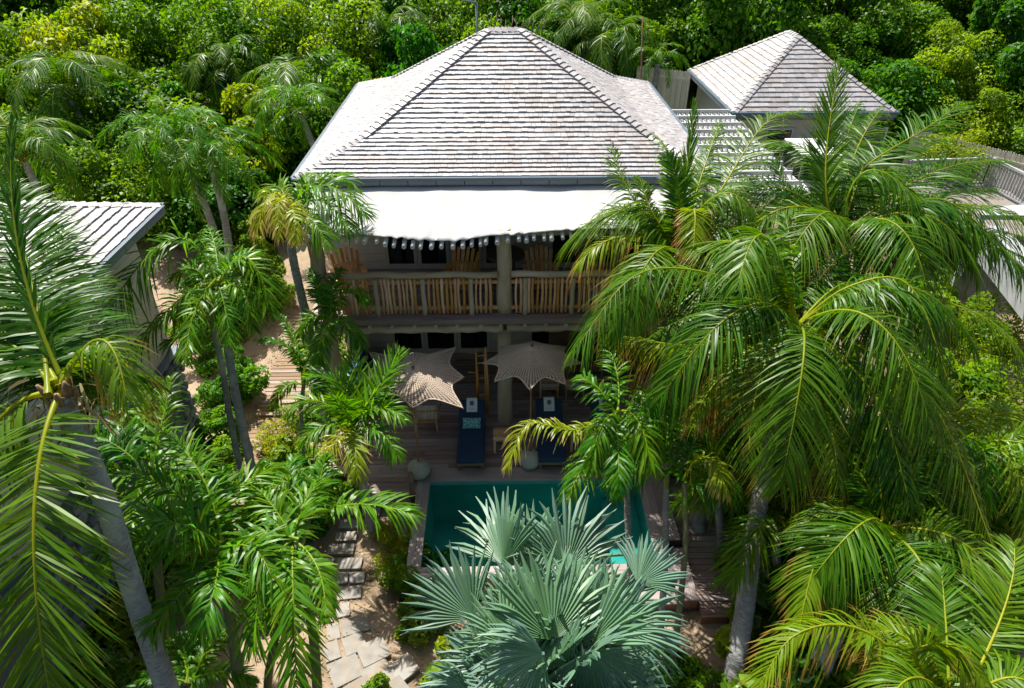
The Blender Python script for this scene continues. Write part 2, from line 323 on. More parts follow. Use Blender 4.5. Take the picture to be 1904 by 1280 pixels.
def gutter(parent, x0, x1, y0, y1, z, seg=.6, faces=('S', 'N', 'W', 'E')):
    for f in faces:
        if f in 'SN':
            y = y0-.05 if f == 'S' else y1+.05; k = max(1, round((x1-x0)/seg))
            for i in range(k):
                a, b = x0+(x1-x0)*i/k, x0+(x1-x0)*(i+1)/k
                MB().bx(a, b-.012, y-.045, y+.045, z-.15, z-.045).build('gutter_segment', M['gutter2'], parent, bevel=.008)
            MB().bx(x0-.05, x1+.05, y-.055, y+.06, z-.042, z+.02).build('fascia', M['gutter'], parent)
            MB().bx(x0, x1, y+(.02 if f == 'S' else -.05), y+(.05 if f == 'S' else -.02), z-.24, z-.152).build('fascia', M['gutter'], parent)
        else:
            x = x0-.05 if f == 'W' else x1+.05; k = max(1, round((y1-y0)/seg))
            for i in range(k):
                a, b = y0+(y1-y0)*i/k, y0+(y1-y0)*(i+1)/k
                MB().bx(x-.045, x+.045, a, b-.012, z-.15, z-.045).build('gutter_segment', M['gutter2'], parent, bevel=.008)
            MB().bx(x-.05, x+.055, y0+.01, y1-.01, z-.042, z+.015).build('fascia', M['gutter'], parent)
gutter(house, EX0, EX1, EY0, EY1, EZ)
MB().bx(EX0+.03, EX1-.03, EY0+.05, EY1-.05, EZ-.06, EZ-.035).build('eave_soffit', M['paint'], house)
# body of the house
WX0, WX1, GY, UY = -4.0, 4.35, 15.6, 14.7
for nm, mm, bxs in (('side_wall', 'paint', (WX0, WX0+.15, UY, 22.3, -.5, EZ-.06)), ('side_wall', 'paint', (WX1-.15, WX1, UY, 22.3, -.5, EZ-.06)),
                    ('rear_wall', 'paint', (WX0+.15, WX1-.15, 22.15, 22.3, -.5, EZ-.06)), ('inner_wall', 'wall', (WX0+.15, WX1-.15, 17.2, 17.3, 0, EZ-.06)),
                    ('ceiling', 'darkwood', (WX0+.15, WX1-.15, UY+.1, 22.1, 2.66, 2.96)), ('upper_floor', 'brownwood', (WX0+.15, WX1-.15, UY, 22.1, 2.962, 3.09))):
    MB().bx(*bxs).build(nm, M[mm], house)
def glass_wall(Y, z0, z1, spans, solid):
    """spans of framed glass door leaves between solid panels"""
    for a, b in solid:
        k = int((z1-z0)/.2)
        for i in range(k): MB().bx(a, b, Y, Y+.05, z0+(z1-z0)*i/k+.006, z0+(z1-z0)*(i+1)/k).build('wall_board', M['paint'], house)
    for a, b, nleaf in spans:
        w = (b-a)/nleaf
        for i in range(nleaf*2):
            cx_ = a+(b-a)*(i+.5)/(nleaf*2)-.1; cm = MB(); c0 = (random.random() < .6)
            if c0:
                for q in range(9): cm.add([(cx_+q*.03, Y+.2+.03*(q % 2), z0+.03), (cx_+q*.03+.03, Y+.2+.03*((q+1) % 2), z0+.03), (cx_+q*.03+.03, Y+.2+.03*((q+1) % 2), z1-.2), (cx_+q*.03, Y+.2+.03*(q % 2), z1-.2)], [(0, 1, 2, 3)])
                cm.build('curtain', M['cushion'] if z0 > 1 else M['blueprint'], house)
        for i in range(nleaf):
            x = a+i*w; m = MB(); t = .09
            m.bx(x, x+t, Y, Y+.06, z0, z1-.15).bx(x+w-t, x+w-.008, Y, Y+.06, z0, z1-.15).bx(x+t, x+w-t, Y, Y+.06, z0, z0+.14).bx(x+t, x+w-t, Y, Y+.06, z1-.25, z1-.15)
            d = m.build('door', M['paint'], house)
            MB().bx(x+t, x+w-t, Y+.025, Y+.035, z0+.14, z1-.25).build('pane', M['glass'], d)
            MB().bx(x+w-.06, x+w-.035, Y-.04, Y-.002, z0+1.0, z0+1.12).build('handle', M['chrome'], d)
    MB().bx(WX0+.15, WX1-.15, Y-.01, Y+.08, z1-.148, z1).build('door_head', M['paint'], house)
glass_wall(UY, 3.09, 5.38, [(-2.75, .35, 4), (1.15, 3.6, 3)], [(WX0+.15, -2.75), (.35, 1.15), (3.6, WX1-.15)])
glass_wall(GY, 0.0, 2.6, [(-3.0, -.3, 3), (.75, 3.4, 3)], [(WX0+.15, -3.0), (-.3, .75), (3.4, WX1-.15)])
# columns: log posts
CX = (-3.78, .08, 4.0)
for i, cx in enumerate(CX):
    for z0, z1, r0, nm in ((-.3, 2.7, .165, 'log_column'), (3.09, 5.05, .155, 'log_column')):
        if i == 0 and z0 < 0: r0 = .14
        k = 9; pts = [(cx+random.uniform(-.012, .012), 12.72+random.uniform(-.012, .012), z0+(z1-z0)*j/k) for j in range(k+1)]
        MB().tube(pts, [r0*(1.13-.2*j/k+random.uniform(-.02, .02)) for j in range(k+1)], 16, jit=.05).build(nm, M['log'], house)
# balcony
BY0, BX0, BX1 = 12.42, -4.12, 4.35
for i in range(16):
    y = BY0+.14*i+.02; MB().bx(BX0, BX1, y, y+.132, 3.055, 3.09).build('balcony_plank', M['deck'], house, bevel=.004)
MB().bx(BX0+.02, BX1-.02, BY0+.03, UY, 2.98, 3.052).build('balcony_frame', M['deck'], house)
MB().bx(BX0, BX1, BY0-.02, BY0+.018, 2.95, 3.075).build('balcony_edge_board', M['deck'], house)
k = 26
for a, b in ((-4.0, .05), (.12, 4.3)):
    MB().tube([(a+(b-a)*j/k, BY0+.12+.015*math.sin(j*.9), 2.775+.012*math.sin(j*1.7)) for j in range(k+1)], [.10+.008*math.sin(j*2.1) for j in range(k+1)], 12, jit=.04).build('log_beam', M['logx'], house)
for i in range(17):
    x = -3.75+i*.47+random.uniform(-.04, .04)
    MB().tube([(x, BY0-.03, 2.905), (x, UY, 2.90)], [.042, .042], 8).build('floor_joist', M['log'], house)
# railing
rail = []
for a, b in ((-3.62, -.06), (.22, 3.86)):
    k = 20; MB().tube([(a+(b-a)*j/k, 12.60+.012*math.sin(j*1.3), 4.05+.012*math.sin(j*.8+a)) for j in range(k+1)], [.068+.006*math.sin(j*1.9) for j in range(k+1)], 12, jit=.05).build('top_rail', M['logx'], house)
    MB().beam((a, 12.62, 3.87), (b, 12.62, 3.87), .045, .075).build('mid_rail', M['stick'], house)
    MB().beam((a, 12.62, 3.25), (b, 12.62, 3.25), .045, .075).build('bottom_rail', M['stick'], house)
for x in (-2.62, -1.63, -.62, .52, 1.52, 2.6):
    MB().tube([(x+random.uniform(-.01, .01), 12.57, 3.085+.89*j/5) for j in range(6)], [.062, .056, .052, .05, .05, .055], 10, jit=.08).build('rail_post', M['log'], house)
x = -3.55
while x < 3.85:
    if min(abs(x-q) for q in (-2.62, -1.63, -.62, .52, 1.52, 2.6)) > .08 and abs(x-.08) > .22:
        r = random.uniform(.023, .034); tx = random.uniform(-.015, .015); bw_ = random.uniform(-.02, .02)
        MB().tube([(x, 12.575, 3.14), (x+bw_, 12.57, 3.44), (x+bw_+tx*.5, 12.57, 3.7), (x+tx, 12.575, 3.97)], [r*1.1, r, r*.95, r], 7, jit=.15).build('baluster', M['stick'], house)
    x += random.uniform(.082, .102)
# awning rafters (pole ends show below the canvas)
MB().tube([(-4.0, 12.78, 4.93), (0, 12.8, 4.93), (4.3, 12.78, 4.93)], [.08, .09, .08], 10).build('log_beam', M['logx'], house)
x = -3.98; tips = []
def awn_s(x): return float(np.interp(x, [-4.1, -3.4, -2.85, -2.2, -1.6, -.85, -.2, .1, 1.85, 4.2], [1.2, .6, 0, .45, .9, 1, .35, .25, -.35, -.4]))
def awn_front(x): return 12.50-.18*awn_s(x)   # uneven lower edge of the canvas
while x < 4.2:
    yt = awn_front(x)-random.uniform(.07, .13); zt = 4.93-.09*awn_s(x)+random.uniform(-.035, .01)
    MB().tube([(x+random.uniform(-.03, .03), yt, zt), (x, 13.6, zt+.2)], [random.uniform(.036, .05), .04], 10).build('awning_pole', M['pole'], house)
    x += random.choice((.13, .17, .2, .22))
m = MB(); nx, ny = 150, 20; vs = []
for j in range(ny+1):
    v = j/ny
    for i in range(nx+1):
        x = -4.02+8.24*i/nx; yf = awn_front(x); y = 14.44+(yf-14.44)*v
        fold = sum(.028*v*math.exp(-(((x-cx_)/(.25+.5*(1-v)))**2))*math.sin((x-cx_)/(.35+.9*(1-v))*9) for cx_ in (-2.0, -1.55, -.85, .3, 1.5, 2.7))+.012*math.sin(x*3.3+v*4)*math.sin(v*7+x)
        z = 5.34-.29*v-.05*math.sin(v*3.1)*(1+.4*math.sin(x*1.7))+fold
        z -= .10*v**4*awn_s(x)
        vs.append((x, y, z))
fs = [(j*(nx+1)+i, j*(nx+1)+i+1, (j+1)*(nx+1)+i+1, (j+1)*(nx+1)+i) for j in range(ny) for i in range(nx)]
aw = thing('awning', (0, 13.4, 5.0), 'white canvas awning stretched from the gutter over the balcony', 'awning')
m.add(vs, fs, None, True); 
for ci in (22, 50, 77, 104, 131):
    sv = []
    for j in range(ny+1):
        q = np.array(vs[j*(nx+1)+ci]); sv += [tuple(q+(-.012, 0, .006)), tuple(q+(.012, 0, .006))]
    MB().add(sv, [(2*j, 2*j+1, 2*j+3, 2*j+2) for j in range(ny)]).build('seam', M['cushion'], aw)
hv = []
for i in range(nx+1):
    q = np.array(vs[ny*(nx+1)+i]); hv += [tuple(q+(0, .045, .012)), tuple(q+(0, .03, .012))]
MB().add(hv, [(2*j, 2*j+2, 2*j+3, 2*j+1) for j in range(nx)]).build('hem', M['cushion'], aw)
ca = m.build('canvas', M['canvas'], aw); sm_ = ca.modifiers.new('thick', 'SOLIDIFY'); sm_.thickness = .006

# ------------------------------------------------------------------ DECK, POOL
deck = thing('pool_deck', (0, 12, 0), kind='structure')
y = 10.96
while y < 15.58:
    xs = [-4.1]+sorted(random.uniform(-3, 3.4) for _ in range(2))+[4.5]
    for a, b in zip(xs[:-1], xs[1:]):
        if b-a > .25: MB().bx(a+.003, b-.003, y+.003, y+.132, -.035+random.uniform(-.002, .002), 0).build('plank', M['deck'], deck, bevel=.003)
    y += .14
for y in np.arange(10.4, 10.95, .14):
    MB().bx(-3.35, -1.85, y+.003, y+.132, -.035, 0).build('plank', M['deck'], deck, bevel=.003)
    MB().bx(-3.35, -1.85, y+.003, y+.132, -.035, 0)
MB().bx(-3.37, -1.84, 10.36, 10.398, -.4, 0.0).build('edge_board', M['deck'], deck)
MB().bx(-4.1, 4.5, 10.97, 15.6, -.42, -.04).build('deck_base', M['darkwood'], deck)
MB().bx(-3.34, -1.86, 10.4, 10.968, -.42, -.04).build('deck_base', M['darkwood'], deck)
for i in range(25):   # lower right deck
    y = 7.52+.14*i
    MB().bx(3.62, 4.75, y+.003, y+.132, -.335, -.30).build('plank', M['deck'], deck, bevel=.003)
MB().bx(3.64, 4.73, 7.53, 11, -.5, -.34).build('deck_base', M['redwood'], deck)
MB().bx(3.6, 4.77, 7.47, 7.515, -.5, -.3).build('edge_board', M['redwood'], deck)
# pool
PX0, PX1, PY0, PY1 = -1.58, 2.94, 8.44, 10.69
pool = thing('swimming_pool', (.7, 9.5, -.45), 'turquoise rectangular plunge pool framed by grey timber coping', 'pool')
m = MB(); z0, z1 = -1.35, -.03
m.add([(PX0, PY0, z0), (PX1, PY0, z0), (PX1, PY1, z0), (PX0, PY1, z0), (PX0, PY0, z1), (PX1, PY0, z1), (PX1, PY1, z1), (PX0, PY1, z1)],
      [(0, 1, 2, 3), (0, 4, 5, 1), (1, 5, 6, 2), (2, 6, 7, 3), (3, 7, 4, 0)]); m.build('basin', M['tile'], pool)
MB().bx(PX1-.75, PX1-.01, PY0+.01, PY1-.01, -1.34, -.6).build('seat_ledge', M['tile'], pool)
MB().add([(PX0+.002, PY0+.002, -.12), (PX1-.002, PY0+.002, -.12), (PX1-.002, PY1-.002, -.12), (PX0+.002, PY1-.002, -.12)], [(0, 1, 2, 3)]).build('water', M['water'], pool)
p = pz(992, 931, -1.33); MB().lathe((p[0], p[1], -1.348), [(.09, 0), (.09, .02), (.07, .03)], 18).build('pool_light', M['white'], pool)
for a, b in ((-1.86, -1.72), (-1.72, -1.58)): MB().bx(a+.002, b-.002, 8.16, 10.97, -.035, .0).build('coping_board', M['coping'], pool, bevel=.004)
for i in range(4):
    a = 2.94+i*.145; MB().bx(a+.002, a+.143, 8.16 if i < 2 else 9.0, 10.97, -.035, .0).build('coping_board', M['coping'], pool, bevel=.004)
for a in (10.69, 10.83): MB().bx(-1.578, 2.938, a+.002, a+.137, -.035, .0).build('coping_board', M['copingx'], pool, bevel=.004)
for a in (8.16, 8.30): MB().bx(-1.578, 2.938, a+.002, a+.137, -.035, .0).build('coping_board', M['copingx'], pool, bevel=.004)
MB().bx(-1.85, 3.225, 8.17, 8.43, -.5, -.037).build('pool_wall', M['redwood'], pool)
MB().bx(-1.85, PX0-.003, 8.432, 10.96, -.5, -.037).build('pool_wall', M['darkwood'], pool)
MB().bx(PX1+.003, 3.225, 8.432, 10.96, -.5, -.037).build('pool_wall', M['darkwood'], pool)
MB().bx(3.23, 3.56, 9.01, 10.96, -.5, -.037).build('pool_wall', M['darkwood'], pool)
st = thing('wooden_step', (3.4, 8.5, -.45), 'low wooden step box at the front right corner of the pool', 'step')
MB().bx(3.235, 3.6, 7.75, 8.93, -.47, -.205).build('box', M['redwood'], st); 
for a in (3.23, 3.355, 3.48): MB().bx(a, a+.12, 7.73, 8.95, -.2, -.17).build('board', M['coping'], st, bevel=.004)
st = thing('wooden_step', (2.9, 7.9, -.45), 'oiled wooden step below the front edge of the pool, half hidden by the silver palm', 'step')
MB().bx(2.35, 3.2, 7.75, 8.14, -.47, -.3).build('box', M['redwood'], st); MB().bx(2.33, 3.22, 7.73, 8.15, -.298, -.265).build('board', M['copingx'], st, bevel=.004)
po = thing('wooden_post', (-1.95, 10.33, -.45), 'slim brown wooden post at the left corner of the pool', 'post')
MB().tube([(-1.93, 10.33, -.45), (-1.93, 10.33, .2), (-1.92, 10.33, .62)], [.055, .055, .05], 10, jit=.05).build('shaft', M['brownwood'], po)

# ------------------------------------------------------------------ LOUNGERS
def lounger(x, yf, label, pillow=True):
    t = thing('sun_lounger', (x, yf+1, 0), label, 'sun lounger', 'sun loungers along the pool'); w = .62
    f = MB(); f.bx(x-w/2, x-w/2+.06, yf+.04, yf+1.55, .2, .28).bx(x+w/2-.06, x+w/2, yf+.04, yf+1.55, .2, .28).bx(x-w/2+.06, x+w/2-.06, yf+.04, yf+.1, .2, .28)
    f.build('frame', M['brownwood'], t)
    for sx in (-1, 1):
        for yy in (.12, 1.4): MB().bx(x+sx*(w/2-.05)-.03, x+sx*(w/2-.05)+.03, yf+yy, yf+yy+.06, 0, .2).build('leg', M['brownwood'], t)
    y1, y2 = yf+1.12, yf+1.68
    MB().add([(x-w/2, yf, .285), (x+w/2, yf, .285), (x+w/2, y1, .285), (x-w/2, y1, .285), (x-w/2, yf, .42), (x+w/2, yf, .42), (x+w/2, y1+.03, .42), (x-w/2, y1+.03, .42)],
        [(3, 2, 1, 0), (4, 5, 6, 7), (0, 1, 5, 4), (1, 2, 6, 5), (2, 3, 7, 6), (3, 0, 4, 7)]).build('seat_cushion', M['navy'], t, bevel=.045)
    MB().beam((x, y1+.0, .33), (x, y2, .74), w, .13).build('back_cushion', M['navy'], t, bevel=.045)
    MB().beam((x, y1+.02, .24), (x, y2+.02, .645), w-.04, .04).build('backrest', M['brownwood'], t)
    if pillow: make_pillow(x, y1, t, label)
    return t, y1, y2
def lin(y1, y2, s): return y1+(y2-y1)*s, .33+(.74-.33)*s
def make_pillow(x, y1, t, lab):
    y, z = lin(y1, y1+.56, .16); m = MB(); n = 10; vs = []
    T = nrm(np.array([0, .56, .41])); Nn = np.array([0, -T[2], T[1]]); c = np.array([x, y, z])+Nn*.12
    for s_ in (1, -1):
        for j in range(n+1):
            for i in range(n+1):
                u, v = i/n*2-1, j/n*2-1; th_ = .06*max(0, (1-u**4)*(1-v**4))**.5; k_ = 1-.05*(1-abs(u*v))
                vs.append(c+np.array([1, 0, 0])*u*.21*k_+T*v*.13*k_+Nn*th_*s_)
    b = (n+1)**2
    fs = [(j*(n+1)+i, j*(n+1)+i+1, (j+1)*(n+1)+i+1, (j+1)*(n+1)+i) for j in range(n) for i in range(n)]; fs += [tuple(reversed([q+b for q in f])) for f in fs]
    w = 'leftmost' if x < -.2 else ('rightmost' if x > 1.5 else 'middle')
    o = thing('pillow', c, 'small teal patterned pillow resting on the %s navy sun lounger' % w, 'pillow'); m.add(vs, fs, None, True).build('cover', M['tealprint'], o)
def towel(x, y1, y2, w='leftmost'):
    T = nrm(np.array([0, .56, .41])); Nn = np.array([0, -T[2], T[1]]); c = np.array([x, *lin(y1, y2, .80)])+Nn*.078
    t = thing('towel', c, 'white hand towel with blue round emblem at the head of the %s navy lounger' % w, 'towel')
    X = np.array([1, 0, 0]); m = MB(); n = 8; vs = []
    for j in range(n+1):
        for i in range(n+1):
            u, v = i/n*2-1, j/n*2-1; vs.append(c+X*u*.125+T*v*.17+Nn*.003*math.sin(u*7+v*3))
    m.add(vs, [(j*(n+1)+i, j*(n+1)+i+1, (j+1)*(n+1)+i+1, (j+1)*(n+1)+i) for j in range(n) for i in range(n)], None, True)
    o = m.build('cloth', M['towel'], t); so = o.modifiers.new('t', 'SOLIDIFY'); so.thickness = .012; so.offset = -1
    e = MB(); cc = c+T*.035+Nn*.008   # emblem: a ball of overlapping petals
    for k in range(3):
        r0, r1 = (.022, .016, .008)[k], (.062, .044, .026)[k]; npet = (9, 7, 5)[k]
        for q in range(npet):
            a = 2*math.pi*q/npet+k*.35; d = X*math.cos(a)+T*math.sin(a)*1.12; s_ = -X*math.sin(a)+T*math.cos(a)
            e.add([cc+d*r0+Nn*.0006*k, cc+d*(r0+r1)/2+s_*.013+Nn*.0006*k, cc+d*r1+Nn*.0006*k, cc+d*(r0+r1)/2-s_*.013+Nn*.0006*k], [(3, 2, 1, 0), (0, 1, 2, 3)])
    e.build('emblem', M['ink'], t)
    l = MB(); cl = c-T*.105+Nn*.008
    for q, wd in enumerate((.010, .012, .009, 0, .011, .009, .012)):
        if wd:
            a = cl+X*(-.06+q*.02); l.add([a-X*wd/2-T*.012, a-X*wd/2+T*.012, a-X*wd/2+X*.003+T*.012, a-X*wd/2+X*.003-T*.012], [(0, 1, 2, 3)]); l.add([a-X*wd/2+T*.009, a-X*wd/2+T*.012, a+X*wd/2+T*.012, a+X*wd/2+T*.009], [(0, 1, 2, 3)])
            l.add([a+X*wd/2-T*.012, a+X*wd/2+T*.012, a+X*wd/2-X*.003+T*.012, a+X*wd/2-X*.003-T*.012], [(0, 1, 2, 3)])
    l.build('lettering', M['ink'], t)
def pxX(x, y, z): return pz(x, y, z)[0]
LX = (-.70, pxX(1029, 860, .4), pxX(1128, 800, .4))
for x, w, lb in zip(LX, ('leftmost', 'middle', 'rightmost'), ('navy sun lounger between the white umbrella base and the left wooden side table', 'navy sun lounger beside the second white umbrella base, in the middle', 'navy sun lounger partly behind the green palm fronds at the right')):
    t, y1, y2 = lounger(x, 10.90, lb, pillow=(w != 'middle')); towel(x+.0, y1, y2, w)
def side_table(x, y, label):
    t = thing('side_table', (x, y, 0), label, 'side table', 'wooden side tables between the loungers')
    for i in range(5): MB().bx(x-.22, x+.22, y-.2+i*.08, y-.2+i*.08+.074, .40, .425).build('slat', M['stick'], t)
    MB().bx(x-.2, x+.2, y-.18, y+.18, .34, .398).build('apron', M['stick'], t)
    for sx in (-1, 1):
        for sy in (-1, 1): MB().bx(x+sx*.19-.025, x+sx*.19+.025, y+sy*.165-.025, y+sy*.165+.025, 0, .34).build('leg', M['stick'], t)
p = pz(935, 800, .42); side_table(p[0], 11.75, 'square wooden side table to the right of the leftmost navy lounger')
side_table(pxX(1078, 805, .42), 11.75, 'square wooden side table between the middle and rightmost loungers')

# ------------------------------------------------------------------ UMBRELLAS
def umbrella(base, apex, tips_, label):
    """crocheted net canopy: eight ribs, scalloped edge, knotted rings and cords"""
    base = np.array(base, float); apex = np.array(apex, float); n = len(tips_)
    t = thing('umbrella', base, label, 'umbrella', 'crocheted poolside umbrellas')
    MB().tube([base+(0, 0, .25), base*.5+apex*.5, apex+(0, 0, .03)], .024, 10).build('pole', M['redwood'], t)
    tips_ = [np.array(q, float) for q in tips_]
    for q in tips_:
        MB().tube([apex-(0, 0, .05), (apex+q)/2+(0, 0, -.03), q-(0, 0, .012)], .009, 5).build('rib', M['brownwood'], t)
    sub = 10; rings = 20
    def P(a, r):
        k = int(a) % n; f = a-int(a); A, B = tips_[k], tips_[(k+1) % n]
        pin = 1-.23*math.sin(math.pi*f)*r; q = A+(B-A)*f; e = apex+(q-apex)*pin*r
        return e+np.array([0, 0, .02*math.sin(math.pi*r)])
    m = MB(); grid = [[P(i/sub, (j+.35)/(rings+.35)) for i in range(n*sub)] for j in range(rings+1)]; K = n*sub
    for j in range(rings):
        solid = j < 2 or j == rings-1; dens = .66-.32*(j/rings)
        for i in range(K):
            a, b, c, d = grid[j][i], grid[j][(i+1) % K], grid[j+1][(i+1) % K], grid[j+1][i]
            if solid: m.add([a, b, c, d], [(0, 1, 2, 3)]); continue
            m.add([a, b, b+(c-b)*dens*.8, a+(d-a)*dens*.8], [(0, 1, 2, 3)])
            m.add([a+(d-a)*dens*.8, a+(b-a)*dens+((d-a)*dens*.8), d+(c-d)*dens, d], [(0, 1, 2, 3)])
    c = m.build('canopy', M['crochet'], t); so = c.modifiers.new('t', 'SOLIDIFY'); so.thickness = .006
    e = MB(); e.tube([grid[rings][i] for i in list(range(K))+[0]], .011, 5); e.build('edge_cord', M['crochet'], t)
    MB().lathe(apex+(0, 0, .02), [(.03, 0), (.035, .03), (.01, .06)], 10).build('finial', M['brownwood'], t)
    x, y = base[0], base[1]
    MB().lathe((x, y, 0), [(.12, 0), (.19, .04), (.245, .13), (.25, .2), (.225, .3), (.16, .37), (.06, .395), (.03, .4)], 28, jit=.012).build('weight', M['pot'], t)
b1 = pz(777, 872, .2); b1[2] = 0
t1 = [pz(686, 655, 2.55), pz(775, 656, 2.58), pz(848, 645, 2.55), pz(863, 702, 2.45), pz(888, 758, 2.35)*0+pz(862, 760, 2.35), pz(768, 760, 2.35), pz(690, 742, 2.42), pz(665, 702, 2.5)]
a1 = np.mean(t1, axis=0); a1[2] = 2.68
umbrella((a1[0]*.3+b1[0]*.7, b1[1], 0), a1, t1, 'beige crocheted umbrella at the left, its front edge in the sun')
b2 = pz(985, 853, .2); c2 = pz(990, 678, 2.35); t2 = []
t2 = [pz(x, y, 2.35) for x, y in ((1082, 676), (1052, 645), (990, 634), (928, 645), (897, 676), (919, 711), (985, 726), (1052, 716))]
a2 = py(989, 644, c2[1]); umbrella((b2[0], b2[1], 0), a2, t2, 'beige crocheted umbrella in the middle, wholly in shade')

# ------------------------------------------------------------------ FURNITURE in the shade
def adirondack(x, y, z, rz, label):
    t = thing('lounge_chair', (x, y, z), label, 'chair', 'slatted teak chairs on the balcony'); t.rotation_euler.z = rz
    ORG[t.name] = np.zeros(3)
    for i in range(6): 
        a = (i-2.5); MB().beam((a*.085, .12, .32), (a*.115, .50, .97-abs(a)**2*.018), .075, .022, up=(0, -1, .5)).build('back_slat', M['teak'], t)
    for i in range(5): MB().bx(-.25, .25, -.36+i*.1, -.36+i*.1+.088, .33-i*.015, .35-i*.015).build('seat_slat', M['teak'], t)
    for s_ in (-1, 1):
        MB().bx(s_*.33-.06, s_*.33+.06, -.42, .35, .56, .585).build('armrest', M['teak'], t)
        MB().bx(s_*.29-.02, s_*.29+.02, -.38, -.30, 0, .56).build('leg', M['teak'], t)
        MB().beam((s_*.27, -.36, .3), (s_*.27, .55, .05), .03, .1).build('leg', M['teak'], t)
    MB().beam((-.28, .3, .66), (.28, .3, .66), .03, .06).build('back_rail', M['teak'], t)
def onb(px_, py_, z): return pz(px_, py_, z)
for (px_, rz, lb) in ((652, .35, 'orange teak slatted chair at the left end of the balcony'), (857, -.25, 'orange teak slatted chair just left of the central log column'), (1006, .1, 'orange teak slatted chair right of the central log column')):
    p = py(px_, 490, 13.7); adirondack(p[0], 13.45, 3.09, rz, lb)
t = thing('round_table', (.12, 14.0, 3.09), 'dark round table behind the central log column on the balcony', 'table')
MB().lathe((.12, 14.0, 3.09), [(.42, .70), (.44, .72), (.44, .75), (.42, .76)], 28).build('tabletop', M['darkwood'], t)
for a in range(4): MB().beam((.12+.3*math.cos(a*1.57+.8), 14+.3*math.sin(a*1.57+.8), 3.09), (.12+.22*math.cos(a*1.57+.8), 14+.22*math.sin(a*1.57+.8), 3.8), .05, .05).build('leg', M['darkwood'], t)
# dining table and chairs
p = pz(1095, 690, .75); dx, dy = p[0], 14.1
t = thing('dining_table', (dx, dy, 0), 'long brown wooden dining table behind the loungers under the balcony', 'table')
for i in range(6): MB().bx(dx-1.0, dx+1.3, dy-.42+i*.14, dy-.42+i*.14+.135, .72, .76).build('tabletop_board', M['brownwood'], t)
for sx in (-.9, 1.2):
    for sy in (-.35, .35): MB().bx(dx+sx-.04, dx+sx+.04, dy+sy-.04, dy+sy+.04, 0, .72).build('leg', M['brownwood'], t)
t = thing('bench', (dx+.2, 15.1, 0), 'brown wooden bench with high curved back against the wall behind the dining table', 'bench')
MB().bx(dx-.9, dx+1.2, 14.8, 15.25, .4, .45).build('seat', M['brownwood'], t)
m = MB(); vs = []
for i in range(21):
    u = i/20; x = dx-.9+2.1*u; vs += [(x, 15.27, .45), (x, 15.27, .95+.2*abs(math.sin(u*math.pi*2)))]
m.add(vs, [(2*i, 2*i+2, 2*i+3, 2*i+1) for i in range(20)]); o = m.build('backrest', M['brownwood'], t); o.modifiers.new('t', 'SOLIDIFY').thickness = .04
for sx in (-.8, 1.1): MB().bx(dx+sx-.04, dx+sx+.04, 14.85, 15.2, 0, .4).build('leg', M['brownwood'], t)
def dchair(x, y, rz, label, mat='stick', group='wooden dining chairs at the long table'):
    t = thing('dining_chair', (x, y, 0), label, 'chair', group); t.rotation_euler.z = rz; ORG[t.name] = np.zeros(3)
    MB().bx(-.23, .23, -.22, .22, .43, .46).build('seat', M[mat], t, bevel=.01)
    for sx in (-1, 1):
        MB().tube([(sx*.21, .2, 0), (sx*.2, .19, .43)], [.016, .02], 7).build('leg', M[mat], t)
        MB().tube([(sx*.22, -.21, 0), (sx*.21, -.21, .45), (sx*.23, -.25, .76)], [.016, .02, .017], 7).build('rear_leg', M[mat], t)
    MB().tube([(-.24, -.25, .76), (-.12, -.29, .78), (.12, -.29, .78), (.24, -.25, .76)], .02, 8).build('top_rail', M[mat], t)
    MB().beam((-.21, -.235, .58), (.21, -.235, .58), .02, .09).build('back_band', M['cushion'], t)
for q, lb in ((1070, 'pale wooden dining chair to the right of the second umbrella pole'), (1022, 'pale wooden dining chair behind the middle lounger, left of the other one'), (1122, 'pale wooden dining chair behind the rightmost lounger')):
    p = pz(q, 765, 0); dchair(p[0], 13.55, 0, lb)
# spindle armchair with white cushion
p = pz(797, 775, 0); cx, cy = p[0], 12.55
t = thing('armchair', (cx, cy, 0), 'spindle-back wooden armchair with off-white cushion under the left umbrella', 'chair')
MB().bx(cx-.27, cx+.27, cy-.25, cy+.25, .3, .34).build('seat', M['stick'], t); MB().bx(cx-.25, cx+.25, cy-.23, cy+.23, .34, .45).build('cushion', M['cushion'], t, bevel=.04)
MB().tube([(cx-.32, cy+.25, .45), (cx-.3, cy-.2, .62), (cx-.1, cy-.34, .72), (cx+.1, cy-.34, .72), (cx+.3, cy-.2, .62), (cx+.32, cy+.25, .45)], .02, 8).build('back_rail', M['stick'], t)
for i in range(9):
    a = (i-4)/4; MB().tube([(cx+a*.24, cy-.26, .34), (cx+a*.29, cy-.33+abs(a)**2*.14, .69-abs(a)**2*.08)], .01, 6).build('spindle', M['stick'], t)
for sx in (-.24, .24):
    for sy in (-.22, .22): MB().tube([(cx+sx*1.1, cy+sy*1.1, 0), (cx+sx, cy+sy, .3)], .02, 7).build('leg', M['stick'], t)
# blue sofa at left
t = thing('sofa', (-3.3, 13.8, 0), 'blue patterned cushioned sofa by the left end wall of the terrace', 'sofa')
MB().bx(-3.75, -2.85, 13.0, 14.9, .05, .3).build('base', M['brownwood'], t)
for i in range(2): MB().bx(-3.72, -2.87, 13.03+i*.94, 13.93+i*.94, .31, .48).build('seat_cushion', M['navy'], t, bevel=.04)
for i in range(2): MB().beam((-3.62, 13.1+i*.95, .75), (-3.62, 13.85+i*.95, .75), .18, .55).build('back_cushion', M['blueprint'], t, bevel=.05)
o = thing('pillow', (-3.35, 13.3, .75), 'blue patterned upright pillow at the front end of the blue sofa', 'pillow')
MB().beam((-3.45, 13.15, .72), (-3.35, 13.3, .72), .5, .42).build('cover', M['blueprint'], o, bevel=.06)
